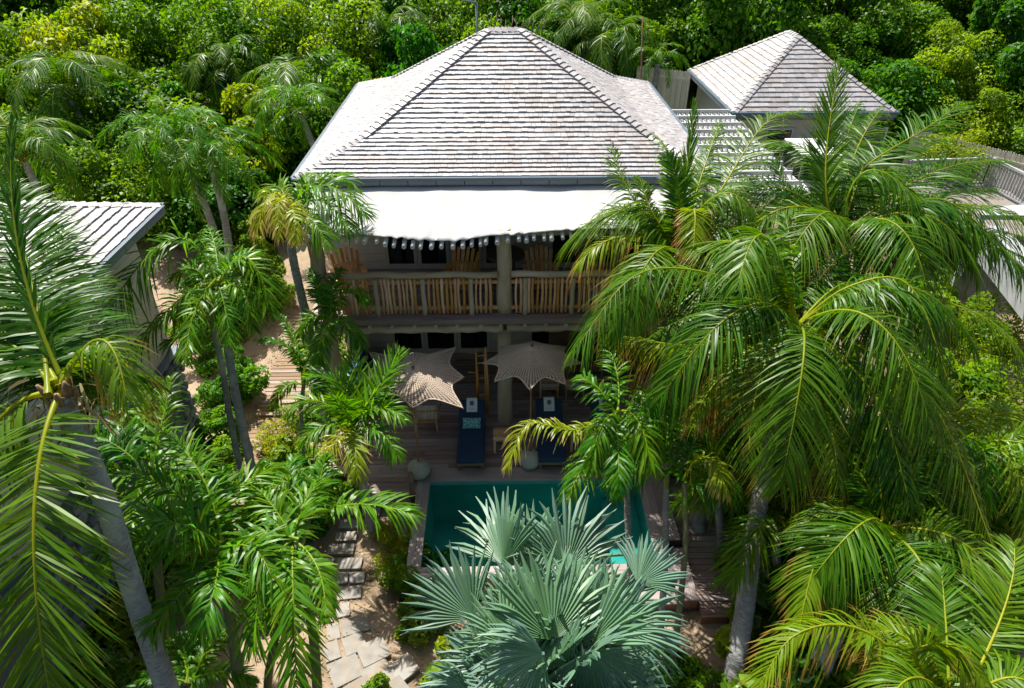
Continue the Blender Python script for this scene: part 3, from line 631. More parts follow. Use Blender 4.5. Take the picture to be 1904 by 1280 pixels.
# towel stand made of branches
p = pz(897, 762, 0); t = thing('coat_stand', (p[0], 12.9, 0), 'branch coat stand with pegs left of the ground-floor log column', 'coat stand'); x0 = p[0]
for a, b, nm in (((x0-.12, 12.92, 0), (x0-.1, 12.9, 1.95), 'upright'), ((x0+.08, 12.9, 0), (x0+.1, 12.95, 1.9), 'upright'), ((x0+.14, 12.98, 0), (x0+.12, 12.9, 2.02), 'upright')):
    a, b = np.array(a), np.array(b); MB().tube([a, (a+b)/2+(.02, 0, 0), b], [.035, .03, .025], 8, jit=.15).build(nm, M['teak'], t)
for z in (.6, 1.1, 1.55, 1.75): MB().tube([(x0-.12, 12.91, z), (x0+.1, 12.93, z+.03)], .012, 6).build('rung', M['stick'], t)
for z in (1.3, 1.85): MB().tube([(x0-.11, 12.9, z), (x0-.3, 12.82, z+.07)], .012, 6).build('peg', M['stick'], t)

# ------------------------------------------------------------------ PAVILION (upper right), pergola, fences
pav = thing('pavilion', (10.75, 25.65, 2.4), 'smaller pale building with pyramid shingle roof behind the pergola, upper right', 'building')
x0, x1, y0, y1, ez = 7.66, 13.0, 22.55, 28.75, 4.6
def prof2(d): return d*.70
hw = (x1-x0)/2
for i, (A, e, n, L_) in enumerate((((x0, y0, ez), (1, 0, 0), (0, 1, 0), x1-x0), ((x1, y1, ez), (-1, 0, 0), (0, -1, 0), x1-x0), ((x0, y1, ez), (0, -1, 0), (1, 0, 0), y1-y0), ((x1, y0, ez), (0, 1, 0), (-1, 0, 0), y1-y0))):
    slope(pav, A, e, n, L_, hw, prof2, seed=10+i, ex=.2, sw=.2)
for cx, cy, sx, sy in ((x0, y0, 1, 1), (x1, y0, -1, 1), (x0, y1, 1, -1), (x1, y1, -1, -1)):
    capline(pav, [(cx, cy, ez), (cx+sx*hw, cy+sy*hw, ez+prof2(hw))], ((0, -sy, -.6), (-sx, 0, -.6)), .2, .13)
capline(pav, [(x0+hw, y0+hw, ez+prof2(hw)), (x0+hw, y1-hw, ez+prof2(hw))], ((1, 0, -.6), (-1, 0, -.6)), .2, .13, 'ridge_cap')
gutter(pav, x0, x1, y0, y1, ez, seg=1.0)
MB().bx(x0+.35, x1-.35, y0+.35, y1-.35, 2.3, ez-.05).build('wall', M['cream'], pav); MB().bx(x0+.03, x1-.03, y0+.03, y1-.03, ez-.048, ez-.03).build('eave_soffit', M['white'], pav)
for i in range(3):
    w = MB().bx(9.0+i*1.6, 9.9+i*1.6, y0+.30, y0+.348, 3.0, 4.0).build('window', M['white'], pav); MB().bx(9.06+i*1.6, 9.84+i*1.6, y0+.288, y0+.298, 3.06, 3.94).build('pane', M['glass'], w)
pg = thing('pergola', (6.2, 19, 2.3), 'white slatted pergola roof between the main villa and the pale pavilion', 'pergola')
for i in range(11):
    y = 22.7-i*.72; MB().beam((4.95, y, 4.62), (7.55, y, 4.62), .05, .1).build('cross_beam', M['white'], pg)
for i in range(18):
    x = 5.0+i*.15; MB().beam((x, 15.3, 4.51), (x, 22.8, 4.51), .028, .1).build('slat', M['white'], pg)
for x in (5.0, 7.5): MB().bx(x-.05, x+.05, 15.25, 22.85, 4.32, 4.455).build('side_beam', M['white'], pg)
for x in (5.0, 7.5):
    for y in (15.4, 19, 22.7): MB().bx(x-.05, x+.05, y-.05, y+.05, ground(x, y)-.1, 4.318).build('post', M['white'], pg)
MB().bx(4.9, 7.6, 15.2, 22.9, 2.2, 2.42).build('paving', M['slab'], pg)
def fence(a, b, z0a, z0b, h, n, label, mat='fence'):
    a, b = np.array(a, float), np.array(b, float); t = thing('fence', ((a+b)/2)[:2].tolist()+[z0a], label, 'fence'); d = nrm(np.append(b-a, 0)); w = np.linalg.norm(b-a)/n
    nn = np.array([-d[1], d[0], 0])
    for i in range(n):
        p = a+(b-a)*(i+.5)/n; z = z0a+(z0b-z0a)*(i+.5)/n; hh = h+random.uniform(-.01, .01); q = np.array([p[0], p[1], z]); u = np.array([0, 0, 1.])
        m = MB(); vs = []
        for s_ in (-.5, .5):
            off = nn*(.012+.02*(i % 2))*1.0+nn*s_*.018
            for (aa, bb) in ((-.46, 0), (.46, 0), (.46, hh-.05), (.25, hh-.012), (0, hh), (-.25, hh-.012), (-.46, hh-.05)): vs.append(q+d*aa*w+u*bb+off)
        m.add(vs, [tuple(range(6, -1, -1)), tuple(range(7, 14))]+[(j, (j+1) % 7, 7+(j+1) % 7, 7+j) for j in range(7)]); m.build('slat', M[mat], t)
    MB().beam((a[0], a[1], z0a+.4), (b[0], b[1], z0b+.4), .04, .08).build('rail', M[mat], t); MB().beam((a[0], a[1], z0a+h-.3), (b[0], b[1], z0b+h-.3), .04, .08).build('rail', M[mat], t)
fa, fb = pz(1185, 122, 4.7), pz(1285, 134, 4.7); fence(fa[:2], fb[:2], 2.6, 2.6, 2.1, 22, 'cream slatted fence beside the small palm, left of the pavilion roof')
fa, fb = pz(1700, 236, 3.5), pz(1960, 300, 3.5); fence(fa[:2], fb[:2], 1.3, 1.3, 2.15, 56, 'long cream slatted fence behind the white railing at the right edge')
# white railing terrace far right
rl = thing('railing', pz(1845, 294, 3.4), 'white picket railing around the neighbouring terrace at the right edge', 'railing')
pts = [pz(1690, 300, 3.2), pz(1845, 294, 3.2), pz(1960, 350, 3.2)]
for a, b in zip(pts[:-1], pts[1:]):
    MB().beam(a, b, .09, .07).build('top_rail', M['greyed'], rl); MB().beam(a-(0, 0, .85), b-(0, 0, .85), .06, .05).build('bottom_rail', M['greyed'], rl); k = int(np.linalg.norm(b-a)/.13)
    for i in range(k+1):
        q = a+(b-a)*i/k; MB().bx(q[0]-.018, q[0]+.018, q[1]-.018, q[1]+.018, 2.28, 3.16).build('picket', M['greyed'], rl)
a, b, c, d = pz(1660, 338, 2.25), pz(1850, 336, 2.25), pz(1990, 440, 2.25), pz(1690, 440, 2.25)
m = MB(); m.add([a, b, c, d, a-(0, 0, .3), b-(0, 0, .3), c-(0, 0, .3), d-(0, 0, .3)], [(3, 2, 1, 0), (0, 1, 5, 4), (1, 2, 6, 5), (2, 3, 7, 6), (3, 0, 4, 7)]); setp(m.build('terrace', M['pink']), kind='structure')
cn = thing('canopy', pz(1900, 390, 4.2), 'white and blue flat canopy on posts over the neighbouring terrace', 'canopy')
a, b = pz(1835, 385, 4.2), pz(1990, 375, 4.2); c, d = pz(1990, 402, 4.2), pz(1825, 400, 4.2)
MB().add([a, b, c, d, a-(0, 0, .12), b-(0, 0, .12), c-(0, 0, .12), d-(0, 0, .12)], [(0, 3, 2, 1), (0, 1, 5, 4), (1, 2, 6, 5), (2, 3, 7, 6), (3, 0, 4, 7), (4, 5, 6, 7)]).build('roof_panel', M['greyed'], cn)
for q in (a, b, c, d): MB().bx(q[0]-.05, q[0]+.05, q[1]-.05, q[1]+.05, 2.3, 4.06).build('post', M['white'], cn)
wl = thing('garden_wall', pz(1880, 520, 1.8), 'white garden wall with pale top running down at the right edge', 'wall')
a, b = pz(1850, 425, 2.7), pz(1975, 565, 2.7); MB().beam(a-(0, 0, .5), b-(0, 0, .5), .3, 1).build('wall_face', M['greyed'], wl); MB().beam(a+(0, 0, .04), b+(0, 0, .04), .45, .07).build('wall_cap', M['greyed'], wl)
# golf cart glimpsed between the fronds
gp = pz(1497, 338, 2.9); gc = thing('golf_cart', (gp[0], gp[1], 2.3), 'small white cart with red rear lights glimpsed between fronds below the pavilion', 'cart'); gx, gy = gp[0], gp[1]
MB().bx(gx-.6, gx+.6, gy-1.0, gy+1.1, 2.6, 3.05).build('body', M['white'], gc, bevel=.08)
MB().bx(gx-.6, gx+.6, gy-.8, gy+.9, 3.95, 4.02).build('roof', M['white'], gc, bevel=.03)
MB().bx(gx-.5, gx+.5, gy-.1, gy+.0, 3.05, 3.55).build('seat_back', M['black'], gc, bevel=.04)
MB().bx(gx-.5, gx+.5, gy+.75, gy+.76, 3.1, 3.9).build('windscreen', M['glass'], gc)
for sx in (-.57, .57):
    for yy in (-.75, .85): MB().bx(gx+sx-.02, gx+sx+.02, gy+yy-.02, gy+yy+.02, 3.04, 3.96).build('roof_post', M['chrome'], gc)
    MB().bx(gx+sx*.85-.07, gx+sx*.85+.07, gy-1.03, gy-1.0, 2.8, 2.9).build('rear_light', M['red'], gc)
    for yy in (-.65, .75): MB().tube([(gx+sx*1.03-.08, gy+yy, 2.55), (gx+sx*1.03+.08, gy+yy, 2.55)], .22, 16).build('wheel', M['black'], gc)
MB().tube([(gx+.42, gy-1.02, 2.95), (gx+.42, gy-1.02, 3.4)], .01, 6).build('whip', M['red'], gc)
# service pole & conduit behind the ridge
sp = thing('pipe_frame', py(888, 50, 30), 'grey metal pipe frame standing behind the left end of the ridge', 'pipe')
a, b, c = py(888, 75, 30), py(886, 6, 30), py(830, -6, 30); MB().tube([(a[0], a[1], ground(a[0], 30)), a, b], .05, 8).build('upright', M['chrome'], sp); MB().tube([b, c], .05, 8).build('arm', M['chrome'], sp)
a, b = py(1192, 148, 24.5), py(1195, 32, 24.5); sp = thing('thin_pole', (a[0], a[1], 1), 'thin rusty pole rising beside the back right corner of the villa', 'pole'); MB().tube([(a[0], a[1], 1), a, b], [.03, .03, .02], 7).build('shaft', M['husk'], sp)

# ------------------------------------------------------------------ LEFT BUNGALOW
bun = thing('bungalow', (-9.5, 8.5, -.45), 'neighbouring cottage at the left with shingle roof, cream clapboard and stone base', 'house')
def prof3(d): return d*.45
slope(bun, (-6.75, 3.2, 5.5), (0, 1, 0), (-1, 0, 0), 9.7, 4.0, prof3, nobj=300, seed=21, sw=.16, ex=.155)
slope(bun, (-6.75, 12.9, 5.5), (-1, 0, 0), (0, -1, 0), 8.0, 4.0, prof3, seed=22, sw=.16)
slope(bun, (-14.75, 3.2, 5.5), (1, 0, 0), (0, 1, 0), 8.0, 4.0, prof3, seed=23, sw=.16)
capline(bun, [(-6.75, 12.9, 5.5), (-10.75, 8.9, 7.3)], ((1, 0, -.45), (0, 1, -.45)), .18, .13)
capline(bun, [(-6.75, 3.2, 5.5), (-10.75, 7.2, 7.3)], ((1, 0, -.45), (0, -1, -.45)), .18, .13)
gutter(bun, -14.7, -6.75, 3.2, 12.9, 5.5, seg=.9, faces=('E', 'N', 'S'))
MB().bx(-14.5, -6.8, 3.3, 12.85, 5.4, 5.46).build('eave_soffit', M['paint'], bun)
for i in range(17): MB().bx(-7.215, -7.19-.0, 4.0, 12.42, 2.42+i*.172, 2.42+i*.172+.166).build('clapboard', M['clap'], bun)
for i in range(17): MB().bx(-14, -7.22, 12.40, 12.425, 2.42+i*.172, 2.42+i*.172+.166).build('clapboard', M['clap'], bun)
MB().bx(-14, -7.22, 4.0, 12.395, -.45, 5.398).build('core_wall', M['clap'], bun)
w = MB().bx(-7.19, -7.15, 8.6, 9.9, 3.1, 4.5).build('window', M['paint'], bun); MB().bx(-7.148, -7.14, 8.68, 9.82, 3.18, 4.42).build('pane', M['glass'], w)
MB().bx(-7.219, -7.13, 4.0, 12.4, -.5, 2.38).build('stone_backing', M['mortar'], bun); MB().bx(-7.225, -7.02, 3.98, 12.52, 2.382, 2.418).build('ledge', M['gutter'], bun)
rs = random.Random(5); z = -.45; row = 0
while z < 2.3:
    h = rs.uniform(.17, .3); h = min(h, 2.38-z); y = 6.6+rs.random()*.2
    while y < 12.42:
        w = min(rs.uniform(.2, .5), 12.47-y); 
        if w < .08: break
        m = MB(); vs = []; d_ = rs.uniform(.03, .085)
        for xx, k_ in ((-7.13, 1.0), (-7.13+d_*.6, .97), (-7.13+d_, .72)):
            for (u, v) in ((-1, -.6), (-.5, -1), (.5, -1), (1, -.5), (1, .55), (.4, 1), (-.45, 1), (-1, .6)):
                vs.append((xx, y+w/2+u*(w/2-.012)*k_+rs.uniform(-.008, .008), z+h/2+v*(h/2-.012)*k_))
        m.add(vs, [(i+8*r_, (i+1) % 8+8*r_, (i+1) % 8+8*r_+8, i+8*r_+8) for r_ in range(2) for i in range(8)]+[tuple(range(16, 24))]); m.build('stone', M['stone'], bun)
        y += w
    z += h

# ------------------------------------------------------------------ PATHS
slabs = [(644, 998, 44, 20, .05), (634, 1022, 54, 22, 0), (650, 1049, 50, 22, .0), (606, 1050, 30, 22, 0), (626, 1077, 46, 22, .05), (664, 1075, 30, 21, .05), (650, 1103, 56, 26, .12), (604, 1112, 30, 26, .05),
    (637, 1136, 34, 27, .25), (612, 1146, 22, 28, .2), (661, 1163, 62, 32, .3), (620, 1176, 28, 30, .3), (659, 1198, 48, 34, .45), (617, 1212, 34, 34, .4), (694, 1213, 62, 40, .5), (642, 1247, 66, 44, .5), (703, 1256, 60, 44, .6), (751, 1243, 52, 36, .7), (668, 1290, 60, 44, .6), (735, 1292, 60, 44, .7),
    (650, 975, 44, 18, 0), (640, 950, 60, 20, 0), (690, 952, 40, 20, 0)]
path = thing('stone_path', (-2.9, 8, -.45), kind='structure')
for k_, (x, y, w, h, r) in enumerate(slabs):
    p = pz(x, y, -.42); sx = w/113.*1.0; sy = h/75.
    MB().box((p[0], p[1], -.435+.004*(k_ % 5)), (sx*(1.1 if y < 1100 else .9), sy*(.9 if y < 1100 else .82), .07), r).build('slab', M['slab'], path, bevel=.008)
bw2 = thing('boardwalk', (-5.7, 14, -.4), kind='structure')
for i in range(50):
    y = 10.3+i*.15; zz = -.432+ss(12, 24, y)*1.2*ss(-4.6, -6, -5.6)+(.0 if y < 13.4 else .06)
    MB().box((-5.65+random.uniform(-.03, .03)+.04*math.sin(y), y, zz), (1.25, .138, .05), random.uniform(-.008, .008)).build('plank', M['board'], bw2)
for i in range(22):
    p = pz(325-i*1.2, 1150+i*9, -.4); MB().box((p[0], p[1], -.41), (1.1, .105, .05), .05).build('plank', M['board'], bw2)
gs = MB()   # litter
lv = []; lq = []; lc = []
def litter(n, x0, x1, y0, y1):
    for _ in range(n):
        x, y = random.uniform(x0, x1), random.uniform(y0, y1)
        if (-1.95 < x < 3.8 and 7.7 < y) or (x > -4.1 and y > 10.2): continue
        z = ground(x, y)+.012; a = random.uniform(0, 6.3); l = random.uniform(.015, .05); w = l*random.uniform(.15, .5); b = len(lv)
        c, s_ = math.cos(a), math.sin(a)
        for u, v, h in ((-l, 0, 0), (0, -w, .012), (l, 0, .004), (0, w, .012)): lv.append((x+u*c-v*s_, y+u*s_+v*c, z+h*random.uniform(.3, 2)))
        lq.append((b, b+1, b+2, b+3)); lc.extend([(random.random(), 0, 0, 0)]*4)
litter(4500, -7, 6, 5, 9.5); litter(3500, -7, -4, 9.5, 18)
setp(link('leaf_litter', mesh_np('leaf_litter', lv, lq, M['dry'], lc)), kind='stuff')
hz = thing('garden_hose', (3.6, 7.2, -.44), 'thin black hose lying across the sand in front of the deck', 'hose')
pts = [pz(x, y, -.43) for x, y in ((1268, 1137), (1300, 1133), (1330, 1129), (1358, 1124))]; MB().tube(pts, .014, 6).build('tube', M['black'], hz)
pts = [pz(x, y, -.43) for x, y in ((1358, 1150), (1340, 1180), (1318, 1200), (1295, 1215))]; hz = thing('fallen_twig', pts[1], 'thin crooked dry twig on the sand left of the leaning trunk', 'twig'); MB().tube(pts, .012, 5, jit=.3).build('wood', M['bark'], hz)

# ------------------------------------------------------------------ VEGETATION
def vcross(a, b): return np.cross(a, b)
def vn(a): return a/np.maximum(1e-9, np.linalg.norm(a, axis=-1, keepdims=True))
def curve(pts, n):
    """smooth curve through the points, evenly spaced"""
    P = np.array(pts, float); k = len(P)
    if k == 3:
        t = np.linspace(0, 1, 40)[:, None]; tm = .5
        c = (P[1]-(1-tm)**2*P[0]-tm**2*P[2])/(2*tm*(1-tm)); Q = (1-t)**2*P[0]+2*t*(1-t)*c+t*t*P[2]
    else:
        E_ = np.vstack([2*P[0]-P[1], P, 2*P[-1]-P[-2]]); Q = []
        for i in range(1, k):
            for t in np.linspace(0, 1, 14, endpoint=(i == k-1)):
                a, b, c, d = E_[i-1], E_[i], E_[i+1], E_[i+2]
                Q.append(.5*((2*b)+(-a+c)*t+(2*a-5*b+4*c-d)*t*t+(-a+3*b-3*c+d)*t**3))
        Q = np.array(Q)
    s = np.concatenate([[0], np.cumsum(np.linalg.norm(np.diff(Q, axis=0), axis=1))]); u = np.linspace(0, s[-1], n)
    R_ = np.stack([np.interp(u, s, Q[:, i]) for i in range(3)], 1); return R_, s[-1]
def tube_np(P, rad, n=5):
    T = vn(np.gradient(P, axis=0)); ref = np.array([.3, .2, 1.]) if abs(nrm(P[-1]-P[0])[2]) < .8 else np.array([1., .1, 0]); S = vn(np.cross(T, ref)); N_ = np.cross(S, T)
    a = np.arange(n)*2*np.pi/n; V = P[:, None]+(S[:, None]*np.cos(a)[None, :, None]+N_[:, None]*np.sin(a)[None, :, None])*np.asarray(rad)[:, None, None]
    k = len(P); i, j = np.meshgrid(np.arange(k-1), np.arange(n), indexing='ij'); q = np.stack([i*n+j, i*n+(j+1) % n, (i+1)*n+(j+1) % n, (i+1)*n+j], -1).reshape(-1, 4)
    return V.reshape(-1, 3), q
def strips(base, D, Wd, L, w, droop, rnd, age, segs=3, wp=(.55, 1, .8, .06), curl=0):
    """leaflets as tapering ribbons: base (n,3), D direction, Wd width direction"""
    n = len(base); u = np.linspace(0, 1, segs+1); g = np.array([0, 0, -1.])
    wpi = np.interp(u, np.linspace(0, 1, len(wp)), wp)
    Lc = L[:, None, None]; C = base[:, None]+D[:, None]*Lc*u[None, :, None]*(1-.18*np.minimum(droop, 2)[:, None, None]*u[None, :, None])+g*(droop[:, None]*L[:, None]*u[None]**2)[:, :, None]
    W = Wd[:, None]*(w[:, None]*wpi[None])[:, :, None]*.5
    V = np.stack([C-W, C+W], 2).reshape(-1, 3); m = 2*(segs+1); b = (np.arange(n)*m)[:, None]; k = np.arange(segs)[None]*2
    q = np.stack([b+k, b+k+1, b+k+3, b+k+2], -1).reshape(-1, 4)
    Cc = np.zeros((n, segs+1, 2, 4)); Cc[..., 0] = rnd[:, None, None]; Cc[..., 1] = u[None, :, None]; Cc[..., 2] = age[:, None, None]
    return V, q, Cc.reshape(-1, 4)
def frond(pts, LL=.9, n=70, w=.04, droop=.5, a0=75, a1=28, v=.15, age=.2, t0=.12, seg=3, stem=.022, seed=0, face=None, wild=.12, shape='coco', aj=4):
    r = np.random.default_rng(seed); R_, ln = curve(pts, 60); s = np.linspace(t0, 1, n)
    pos = np.stack([np.interp(s, np.linspace(0, 1, 60), R_[:, i]) for i in range(3)], 1); T0 = vn(np.gradient(R_, axis=0)); T = vn(np.stack([np.interp(s, np.linspace(0, 1, 60), T0[:, i]) for i in range(3)], 1))
    ch = nrm(R_[-1]-R_[0]); h = np.cross(ch, (0, 0, 1.))
    if face is not None: h = np.cross(ch, nrm(face))
    elif np.linalg.norm(h) < .45: h = h+np.cross(ch, (0, -1., .3))*.6*(1 if np.dot(h, np.cross(ch, (0, -1., .3))) >= 0 else -1)
    S = vn(h-T*(T@h)[:, None]); Nn = np.cross(S, T)
    q_ = (s-t0)/(1-t0)
    prof = (.35+.65*np.sin(np.pi*np.clip(q_*.82+.12, 0, 1)))*np.where(q_ > .9, 1-(q_-.9)*4.5, 1)
    Vs, Qs, Cs, off = [], [], [], 0
    sV, sQ = tube_np(R_[::3], np.interp(np.linspace(0, 1, len(R_[::3])), [0, .07, .2, 1], [stem*2.1, stem*1.3, stem, stem*.22]), 5); Vs.append(sV); Qs.append(sQ); c = np.zeros((len(sV), 4)); c[:, 3] = 1; c[:, 2] = age; Cs.append(c); off = len(sV)
    for sg in (-1, 1):
        a = np.radians(a0+(a1-a0)*q_**1.2+r.normal(0, aj, n)+5*np.sin(q_*17+r.uniform(0, 6))*np.sin(q_*43+r.uniform(0, 6))); vv = v+r.normal(0, wild, n)+.16*np.sin(q_*13+r.uniform(0, 6)); D = T*np.cos(a)[:, None]+(S*sg*np.cos(vv)[:, None]+Nn*np.sin(vv)[:, None])*np.sin(a)[:, None]
        Wd = vn(T-D*(T*D).sum(1)[:, None]); N2 = np.cross(D, Wd); tw = r.normal(.15*sg, .35, n); Wd = Wd*np.cos(tw)[:, None]+N2*np.sin(tw)[:, None]
        L = LL*prof*r.uniform(.88, 1.08, n)*np.where(r.random(n) < .08, r.uniform(.35, .8, n), 1); ag = np.clip(age+r.normal(0, .10, n)+.25*age*q_, 0, 1)
        V, Q, C = strips(pos+r.normal(0, .004, (n, 3)), D, Wd, L, np.full(n, w)*(1-.35*q_), np.clip(droop*(.7+.5*r.random(n)+.3*np.sin(q_*11+r.uniform(0, 6)))*np.where(r.random(n) < .06, 2.2, 1), -.3, 3), np.clip(r.normal(.5, .25, n), 0, 1), ag, seg)
        Vs.append(V); Qs.append(Q+off); Cs.append(C); off += len(V)
    return np.vstack(Vs), np.vstack(Qs), np.vstack(Cs)
def jitpts(P, r, k): return [P[0]]+[p+r.normal(0, k, 3) for p in P[1:]]
def add_frond(parent, pts, mat, name='frond', **kw):
    V, Q, C = frond(pts, **kw); return link(name, mesh_np(name, V-ORG[parent.name], Q, M[mat], C), parent)
def trunk_np(parent, pts, rads, mat='trunk', ring=.09, name='trunk', sides=14):
    R_, ln = curve(pts, max(8, int(len(pts)*0+np.sum(np.linalg.norm(np.diff(np.array(pts), axis=0), axis=1))/ring*2)))
    k = len(R_); rad = np.interp(np.linspace(0, 1, k), np.linspace(0, 1, len(rads)), rads)*(1+.045*(np.arange(k) % 2)+rng.normal(0, .015, k))
    V, Q = tube_np(R_, rad, sides); V = V+rng.normal(0, rads[0]*.02, V.shape)
    return link(name, mesh_np(name, V-ORG[parent.name], Q, M[mat]), parent)
def leaf_base_boots(parent, c, r0, n=9, up=.5):
    m = MB()
    for i in range(14):
        a = i*2.4; d = np.array([math.cos(a), math.sin(a), 0]); h = -.35+.45*i/14; q = random.uniform(.7, 1.2)
        m.tube([c+d*r0*.7+(0, 0, h-.1), c+d*r0*1.15+(0, 0, h+.06), c+d*r0*1.5*q+(0, 0, h+up*.32*q)], [.05, .04, .015], 6, jit=.35)
    m.build('leaf_bases', M['husk'], parent)
def husk_mess(parent, c, n=40, r=.25, mat='dry'):
    b = c+rng.normal(0, r*.5, (n, 3)); D = vn(rng.normal(0, 1, (n, 3))*(1, 1, .6)+(0, 0, -.5)); Wd = vn(np.cross(D, rng.normal(0, 1, (n, 3))))
    V, Q, C = strips(b, D, Wd, rng.uniform(.15, .5, n), rng.uniform(.015, .05, n), rng.uniform(.3, 1, n), rng.random(n), rng.random(n)*.6)
    link('dry_sheath', mesh_np('dry_sheath', V-ORG[parent.name], Q, M[mat], C), parent)
STY = dict(coco=dict(mat='coco', LL=.98, n=104, w=.034, droop=.55, v=.1, stem=.024), manila=dict(mat='manila', LL=.62, n=50, w=.046, droop=.5, v=.3, stem=.016, a0=66, a1=28, wild=.42, aj=8))
def palm(name, label, cat, trunk, fronds, style='coco', extra=0, elen=3.2, tr=(.17, .12), tmat='trunk', seed=0, group=None, boots=True, eup=.5, ground_base=True):
    """trunk: list of (px, py, distance) from the foot up; fronds: (points [(px, py, d-offset)...], options)"""
    r = np.random.default_rng(seed+100); tp = [pd(*q) for q in trunk]; c = tp[-1]
    if ground_base:
        g = ground(tp[0][0], tp[0][1])
        if tp[0][2] > g: d = tp[0]-(tp[1] if len(tp) > 1 else tp[0]+(0, 0, -1.)); d = d/max(.05, abs(d[2])); tp = [np.array([tp[0][0]+d[0]*(tp[0][2]-g)*.6, tp[0][1]+d[1]*(tp[0][2]-g)*.6, g-.1])]+tp
    t = thing(name, tp[0], label, cat, group); s = dict(STY[style]); mat = s.pop('mat')
    rr = list(np.linspace(tr[0]*1.15, tr[1], len(tp))); trunk_np(t, tp, rr, tmat)
    cd = trunk[-1][2]
    if style == 'manila':
        d = nrm(tp[-1]-tp[-2]); MB().tube([c-d*.55, c-d*.3, c+d*.1], [tr[1]*1.1, tr[1]*1.25, tr[1]*.5], 10).build('crownshaft', M['shaft'], t)
    elif boots: leaf_base_boots(t, c, tr[1]); husk_mess(t, c-(0, 0, .1), 36, .3)
    for i, (pts, o) in enumerate(fronds):
        o = dict(o); base = c+r.normal(0, .05, 3)+(0, 0, .05)
        P = [base]+[pd(x, y, cd+dz) for x, y, dz in pts]; kw = dict(s); kw.update(age=r.uniform(.05, .3), seed=seed*50+i); kw.update(o); kw['age'] = kw['age']*(.45 if kw['age'] < .5 else .95)
        add_frond(t, P, mat if 'mat' not in kw else kw.pop('mat'), **{k: v for k, v in kw.items() if k != 'mat'})
    for i in range(extra):
        az = i*2.39996+r.uniform(-.3, .3)+seed; el = r.uniform(.0, 1.0)**1.0; up = eup*(1.15-1.5*el); L = elen*r.uniform(.85, 1.1); d = np.array([math.cos(az), math.sin(az), 0])
        P = [c, c+d*L*.48*(1-.3*max(up, 0))+np.array([0, 0, L*(.30*up+.16)]), c+d*L*(.86-.25*max(0, -up))+np.array([0, 0, L*(up*.55-.28)])]
        kw = dict(s); kw.update(age=float(np.clip(r.normal(.05+.18*el, .12), 0, .8)), seed=seed*50+30+i); add_frond(t, P, mat, **kw)
    return t

# ---- near left: leaning coconut palm
c_ = dict
palm('coconut_palm', 'tall leaning coconut palm with thick grey trunk, lower left', 'palm tree', [(330, 1330, 8.6), (258, 1130, 8.0), (205, 960, 7.5), (160, 840, 7.2), (112, 735, 7.0)], [
    ([(66, 560, .5), (10, 345, 1.2)], c_(LL=.88, n=150, droop=.22, age=.14, v=.22, w=.036, a0=84, a1=52)), ([(90, 600, 1.0), (120, 430, 2.2)], c_(LL=.9, age=.02, droop=.4)), ([(60, 660, .9), (-10, 560, 1.6)], c_(LL=.9, age=.0, droop=.4)), ([(150, 640, 1.2), (190, 520, 2.4)], c_(LL=.8, age=.05, droop=.6)),
    ([(64, 960, -.7), (100, 1330, -.7)], c_(LL=.95, n=105, droop=.12, age=.35, face=(0, -.7, .7), w=.036)),
    ([(188, 632, -.1), (236, 745, -.4)], c_(LL=.5, n=44, droop=1.1, age=.55)),
    ([(20, 640, .2), (-90, 600, .3)], c_(LL=.95, droop=.3, age=.1)),
    ([(38, 480, .2), (24, 225, .4)], c_(LL=.38, droop=-.05, a0=20, a1=10, age=.05, n=50)),
    ([(-20, 800, -.2), (-160, 1050, -.5)], c_(age=.3)), ([(0, 560, .6), (-140, 420, 1.2)], c_(age=.1)),
    ([(170, 690, .8), (290, 700, 1.6)], c_(LL=.6, age=.2, droop=.9)), ([(20, 700, .9), (-60, 640, 2.)], c_(age=.2))], tr=(.125, .105), seed=1)
